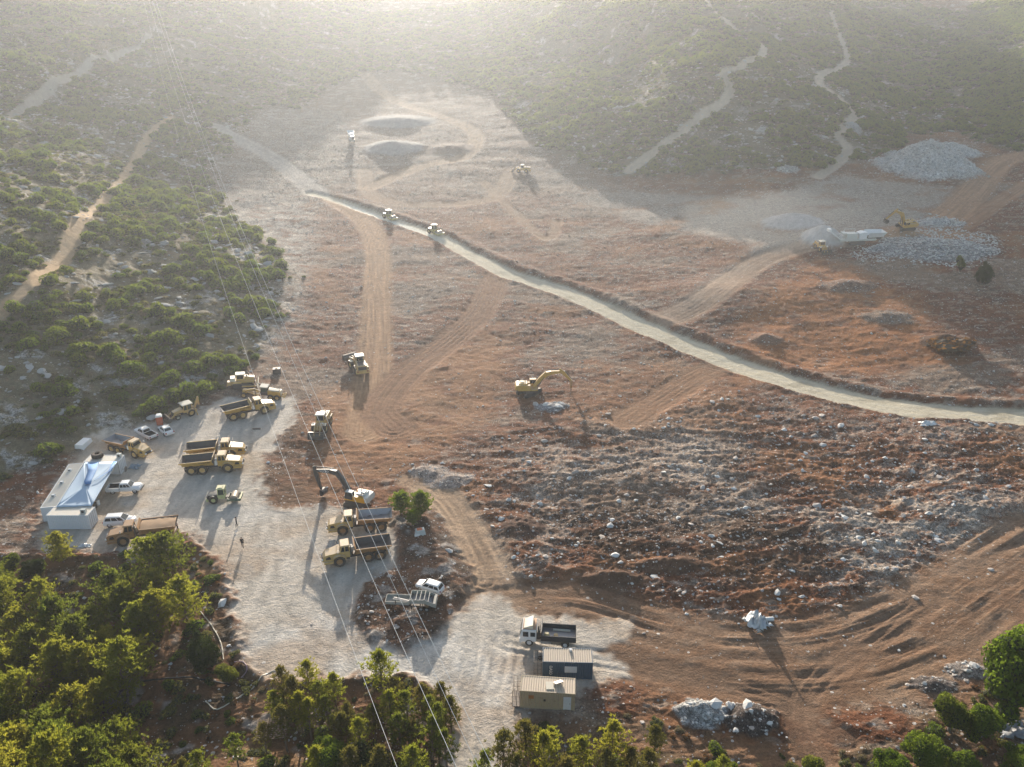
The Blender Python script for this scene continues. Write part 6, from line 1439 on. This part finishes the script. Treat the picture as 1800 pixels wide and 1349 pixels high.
PINE = {'full': [pine_parts(501, 6.2, 2.9, 11, 8, 9, .1), pine_parts(502, 5.6, 2.8, 10, 8, 9, .08, M_pined, .1), pine_parts(503, 6.8, 2.6, 12, 7, 9, .12), pine_parts(504, 5.2, 3.0, 9, 8, 10, .06, M_pine, .15), pine_parts(505, 6.0, 2.8, 11, 8, 9, .1, M_pined), pine_parts(506, 6.4, 2.7, 10, 7, 9, .1, M_pine, .2)],
        'thin': [pine_parts(511, 7.0, 1.5, 10, 5, 5, .34, M_pineo, .12), pine_parts(512, 6.4, 1.4, 9, 5, 5, .28, M_pined, .15), pine_parts(513, 6.8, 1.6, 10, 5, 6, .3, M_pine, .1), pine_parts(514, 5.6, 1.4, 9, 6, 5, .2, M_pineo, .1)]}
_pk = {}
def tree(name, parts, label, cat, group, loc, s, rz, sz=1.0):
    key = id(parts)
    if key in _pk: r = copy_tree(_pk[key])
    else:
        r = empty(name); link('trunk', parts[0], None, r); link('crown', parts[1], None, r); _pk[key] = r
    for k in ('group',):
        if k in r: del r[k]
    tag(r, label, cat, group); r.location = loc; r.scale = (s, s, s*sz); r.rotation_euler = (0, 0, rz); return r
def plant(px, py, kind, H, label, group, var=None, z=-.1):
    L = PINE[kind]; pr = L[random.randrange(len(L)) if var is None else var]; p = at(px, py)
    hh = 6.2
    return tree('pine_tree', pr, label, 'pine tree', group, (p.x, p.y, p.z+z), H/hh, random.uniform(0, 6.28), random.uniform(.9, 1.08))
def pines(lst, kind, what, where, group):
    for i, (px, py, H) in enumerate(lst): plant(px, py, kind, H, f'{what} {where(px, py)}', group)
# single, easily named ones
plant(112, 988, 'full', 5.6, 'pale green young pine standing alone before the front white cabin', None, 0)
plant(268, 1016, 'full', 7.8, 'young pine hiding the front wheels of the loaded dump truck', None, 3)
plant(300, 1010, 'full', 7.4, 'young pine in front of the tail of the loaded dump truck', None, 1)
plant(674, 1232, 'thin', 7.2, 'single slender pine rising against the pale road bend below the screening hopper', None, 2)
wl = lambda px, py: ('at the left picture edge, upper part of the wood' if px < 60 and py < 1200 else 'at the left picture edge near the bottom' if px < 60 else 'left of the dense dark evergreen' if px > 240 and py < 1140 else 'on the left slope below the loaded truck' if py < 1120 else 'on the lower left slope above the bottom edge' if py > 1250 else 'in the middle of the left wood beside the dry clearing')
left = [(8,1052,5.5),(206,1072,6.6),(222,1108,6.8),(285,1110,6.2),(330,1098,6.6),(255,1135,5.6),(108,1128,6.2),(40,1132,6.2),(-10,1110,6),(70,1178,6.6),(138,1172,6.6),(175,1210,5.8),(12,1215,6.6),(110,1222,6.5),(222,1232,6.6),(190,1262,6),(50,1268,6.8),(140,1290,6.4),(0,1300,6.4),(95,1330,6.6),(215,1330,5.6),(165,1372,6.6),(245,1382,5.6),(40,1362,6.8),(110,1402,6.8),(205,1420,6.4),(20,1432,7),(-20,1190,6.4),(170,1128,5.2),(282,1062,5.2),(20,1090,5.6),(85,1090,5.4),(150,1225,6),(250,1190,5.2),(-20,1260,6.6),(120,1360,6.6),(-15,1345,6.6),(75,1440,6.6),(200,1165,5.6)]
left = [(x, y, h*1.14) for x, y, h in left]
pines(left, 'full', 'bushy yellow green pine', wl, 'young pines on the left slope')
mid = [(518,1262,6.6),(500,1240,5.2),(546,1226,5.4),(566,1258,5.8),(604,1318,7),(592,1250,5.2),(720,1288,6.4),(742,1262,6),(776,1256,5.6),(794,1290,5.8),(706,1330,6.6),(636,1330,5.6),(548,1300,5.4),(700,1252,5),(760,1335,6.4),(786,1352,6),(672,1392,6.8),(620,1382,6.2),(560,1380,5.6),(730,1395,6.6),(470,1330,4.4),(420,1352,5),(365,1392,5.6),(330,1400,4.6),(532,1290,5.6),(580,1282,5.4),(505,1320,5.8),(660,1300,5.2),(690,1292,5.8),(755,1292,5.2),(770,1310,5.8),(720,1320,5.4),(612,1296,4.6),(490,1275,4.8)]
pines(mid, 'thin', 'thin open pine with bare lower trunk', lambda px, py: 'at the yard edge under the overhead wires' if py < 1275 else ('left of the exit road near the bottom edge' if px > 640 else 'by the slat frame near the bottom edge'), 'thin pines along the bottom of the yard')
right = [(850,1392,5.6),(884,1372,6.2),(925,1352,6.4),(955,1378,6.6),(905,1410,6.6),(992,1402,6.6),(1020,1372,6.4),(1058,1392,6),(1072,1356,6.4),(1105,1372,5.6),(1150,1330,5.2),(1136,1402,6),(1215,1400,4.6),(1265,1398,5.0),(968,1342,5),(1300,1420,5)]
pines(right, 'thin', 'olive brown pine', lambda px, py: 'beside the exit road below the beige container' if px < 960 else ('below the right end of the beige container' if px < 1090 else 'in the brush right of the containers'), 'olive pines below the beige container')
# broadleaf trees and big bushes
def crown_tree(seed, mat, core, nleaf=9000, lobes=18, size=.036, squash=.95, H=1.0):
    me = shrub_mesh('crown', mat, core, seed, nleaf, lobes, size, squash, .34, .55); t = MB(); t.cyl((0, 0, -.25), (0, 0, .5), .07, .05, 8)
    for k in range(4): a = 1.57*k+.4; t.cyl((0, 0, .2), (.4*math.cos(a), .4*math.sin(a), .6), .035, .015, 5)
    tm = t.mesh('trunk'); tm.materials.append(BARKG); return tm, me
M_coreb = paint('dark_inner_core', (.035, .045, .015), 1, 0, 0, wearamt=0)  # opaque filler inside the crowns, coloured dark as their shaded inside
TR = [crown_tree(601, M_broad, M_coreb), crown_tree(602, M_broad, M_coreb, 8000, 14), crown_tree(603, M_broadd, M_core, 8000, 14, .036, 1.0), crown_tree(604, M_pined, M_core, 7000, 15, .036)]
def bush(px, py, r, v, label, cat='tree', sz=1.0, dz=0.1, name='broadleaf_tree'):
    p = at(px, py); return tree(name, TR[v], label, cat, None, (p.x, p.y, p.z+dz*r), r, random.uniform(0, 6.28), sz)
bush(1775, 1258, 5.6, 0, 'big bright green tree at the right edge near the bottom', sz=1.25)
bush(1722, 1300, 2.6, 1, 'small bright green tree in front of the big one at the lower right', sz=1.15)
bush(1668, 1285, 2.8, 3, 'dull olive tree left of the bright trees at the lower right', sz=1.1)
bush(1622, 1352, 3.0, 1, 'bright green bush near the bottom edge below the olive tree', sz=1.0)
bush(1560, 1372, 2.4, 0, 'bright green bush at the bottom edge, left of its larger neighbour', sz=1.0)
bush(1685, 1372, 2.4, 1, 'half shaded green bush at the bottom edge below the small bright tree', sz=1.0)
bush(1432, 1392, 2.4, 3, 'olive bush at the bottom edge below the dark stone pile', sz=1.0)
bush(1268, 1382, 2.2, 1, 'green bush at the bottom edge below the white rock pile', sz=1.0)
bush(1785, 1365, 2.4, 0, 'dark green bush in the bottom right corner', sz=1.0)
bush(360, 1178, 2.9, 2, 'dense dark round evergreen beside the bend of the yard rim', sz=1.25)
bush(402, 1200, 1.8, 3, 'loose green bush right of the dense dark evergreen', sz=.9)
bush(655, 1372, 3.0, 2, 'very dark evergreen under the thin pines left of the exit road', sz=1.1)
bush(582, 1362, 2.6, 0, 'bright green bush at the bottom edge left of the dark evergreen', sz=1.2)
bush(20, 1010, 2.0, 3, 'olive bush at the left edge just below the front white cabin', sz=1.0)
bush(60, 1012, 2.2, 2, 'dark bush on the bank below the front white cabin', sz=.8)
WIL = [pine_parts(521, 3.4, 2.0, 9, 9, 9, .02, M_broad, 0, 8, .3), pine_parts(522, 3.8, 1.9, 9, 9, 9, .02, M_broad, 0, 8, .3)]
TR += WIL
bush(706, 902, 1.0, 4, 'fresh green willow bush next to the excavator, left one of the joined pair', sz=1.0, name='willow_bush', cat='bush')
bush(740, 904, 1.05, 5, 'fresh green willow bush above the concrete block, right one of the joined pair', sz=1.0, name='willow_bush', cat='bush')
bush(726, 922, .7, 4, 'small green bush hanging over the pale block', sz=1.0, name='willow_bush', cat='bush')
bush(1726, 500, 3.4, 2, 'single round dark green tree on the bare slope at the right', sz=1.3)
bush(1686, 478, 1.9, 3, 'thin brownish tree behind the round dark green tree', sz=1.6)
bp_ = bpy.data.objects.new('brush_pile', SHRUB[8]); col.objects.link(bp_); p = at(1660, 607); bp_.location = (p.x, p.y, p.z-1.0); bp_.scale = (7.5, 4.5, 3.6); tag(bp_, 'heap of uprooted reddish brown brush on the bare slope', 'brush pile')
# ------------------------------------------------------------------ haze
def build_haze():
    x0, x1, y0, y1, z0, z1 = -1015, 1015, -30, 1270, -14, 140
    V = [(x, y, z) for z in (z0, z1) for y in (y0, y1) for x in (x0, x1)]
    F = [(0, 2, 3, 1), (4, 5, 7, 6), (0, 1, 5, 4), (2, 6, 7, 3), (0, 4, 6, 2), (1, 3, 7, 5)]
    m, nt, out = new_mat('haze_air')
    v = nd(nt, 'ShaderNodeVolumePrincipled', Density=HAZE_DENSITY, Anisotropy=HAZE_G); v.inputs['Color'].default_value = (.88, .93, 1.0, 1); v.inputs['Density Attribute'].default_value = ''
    lk(nt, v.outputs[0], out.inputs['Volume'])
    o = link('haze', mesh_np('haze', V, F), m); tag(o, 'pale dusty haze hanging over the whole site', None, None, 'stuff')
def build_dust():
    import bmesh
    bm = bmesh.new(); bmesh.ops.create_icosphere(bm, subdivisions=4, radius=1)
    for v in bm.verts: v.co *= 1+.25*float(fbm(np.array([v.co.x*1.3+v.co.z]), np.array([v.co.y*1.3-v.co.z]), 3, 500)[0])
    me = bpy.data.meshes.new('dust_cloud'); bm.to_mesh(me); bm.free(); m, nt, out = new_mat('drifting_dust')
    v = nd(nt, 'ShaderNodeVolumePrincipled', Density=.0022, Anisotropy=.3); v.inputs['Color'].default_value = (.92, .90, .87, 1); v.inputs['Density Attribute'].default_value = ''
    lk(nt, v.outputs[0], out.inputs['Volume']); me.materials.append(m)
    o = link('dust_cloud', me); p = at(1405, 408); o.location = (p.x, p.y, p.z+4); o.scale = (42, 30, 9); tag(o, 'pale dust drifting from the grey crusher', None, None, 'stuff')
build_haze(); build_dust()
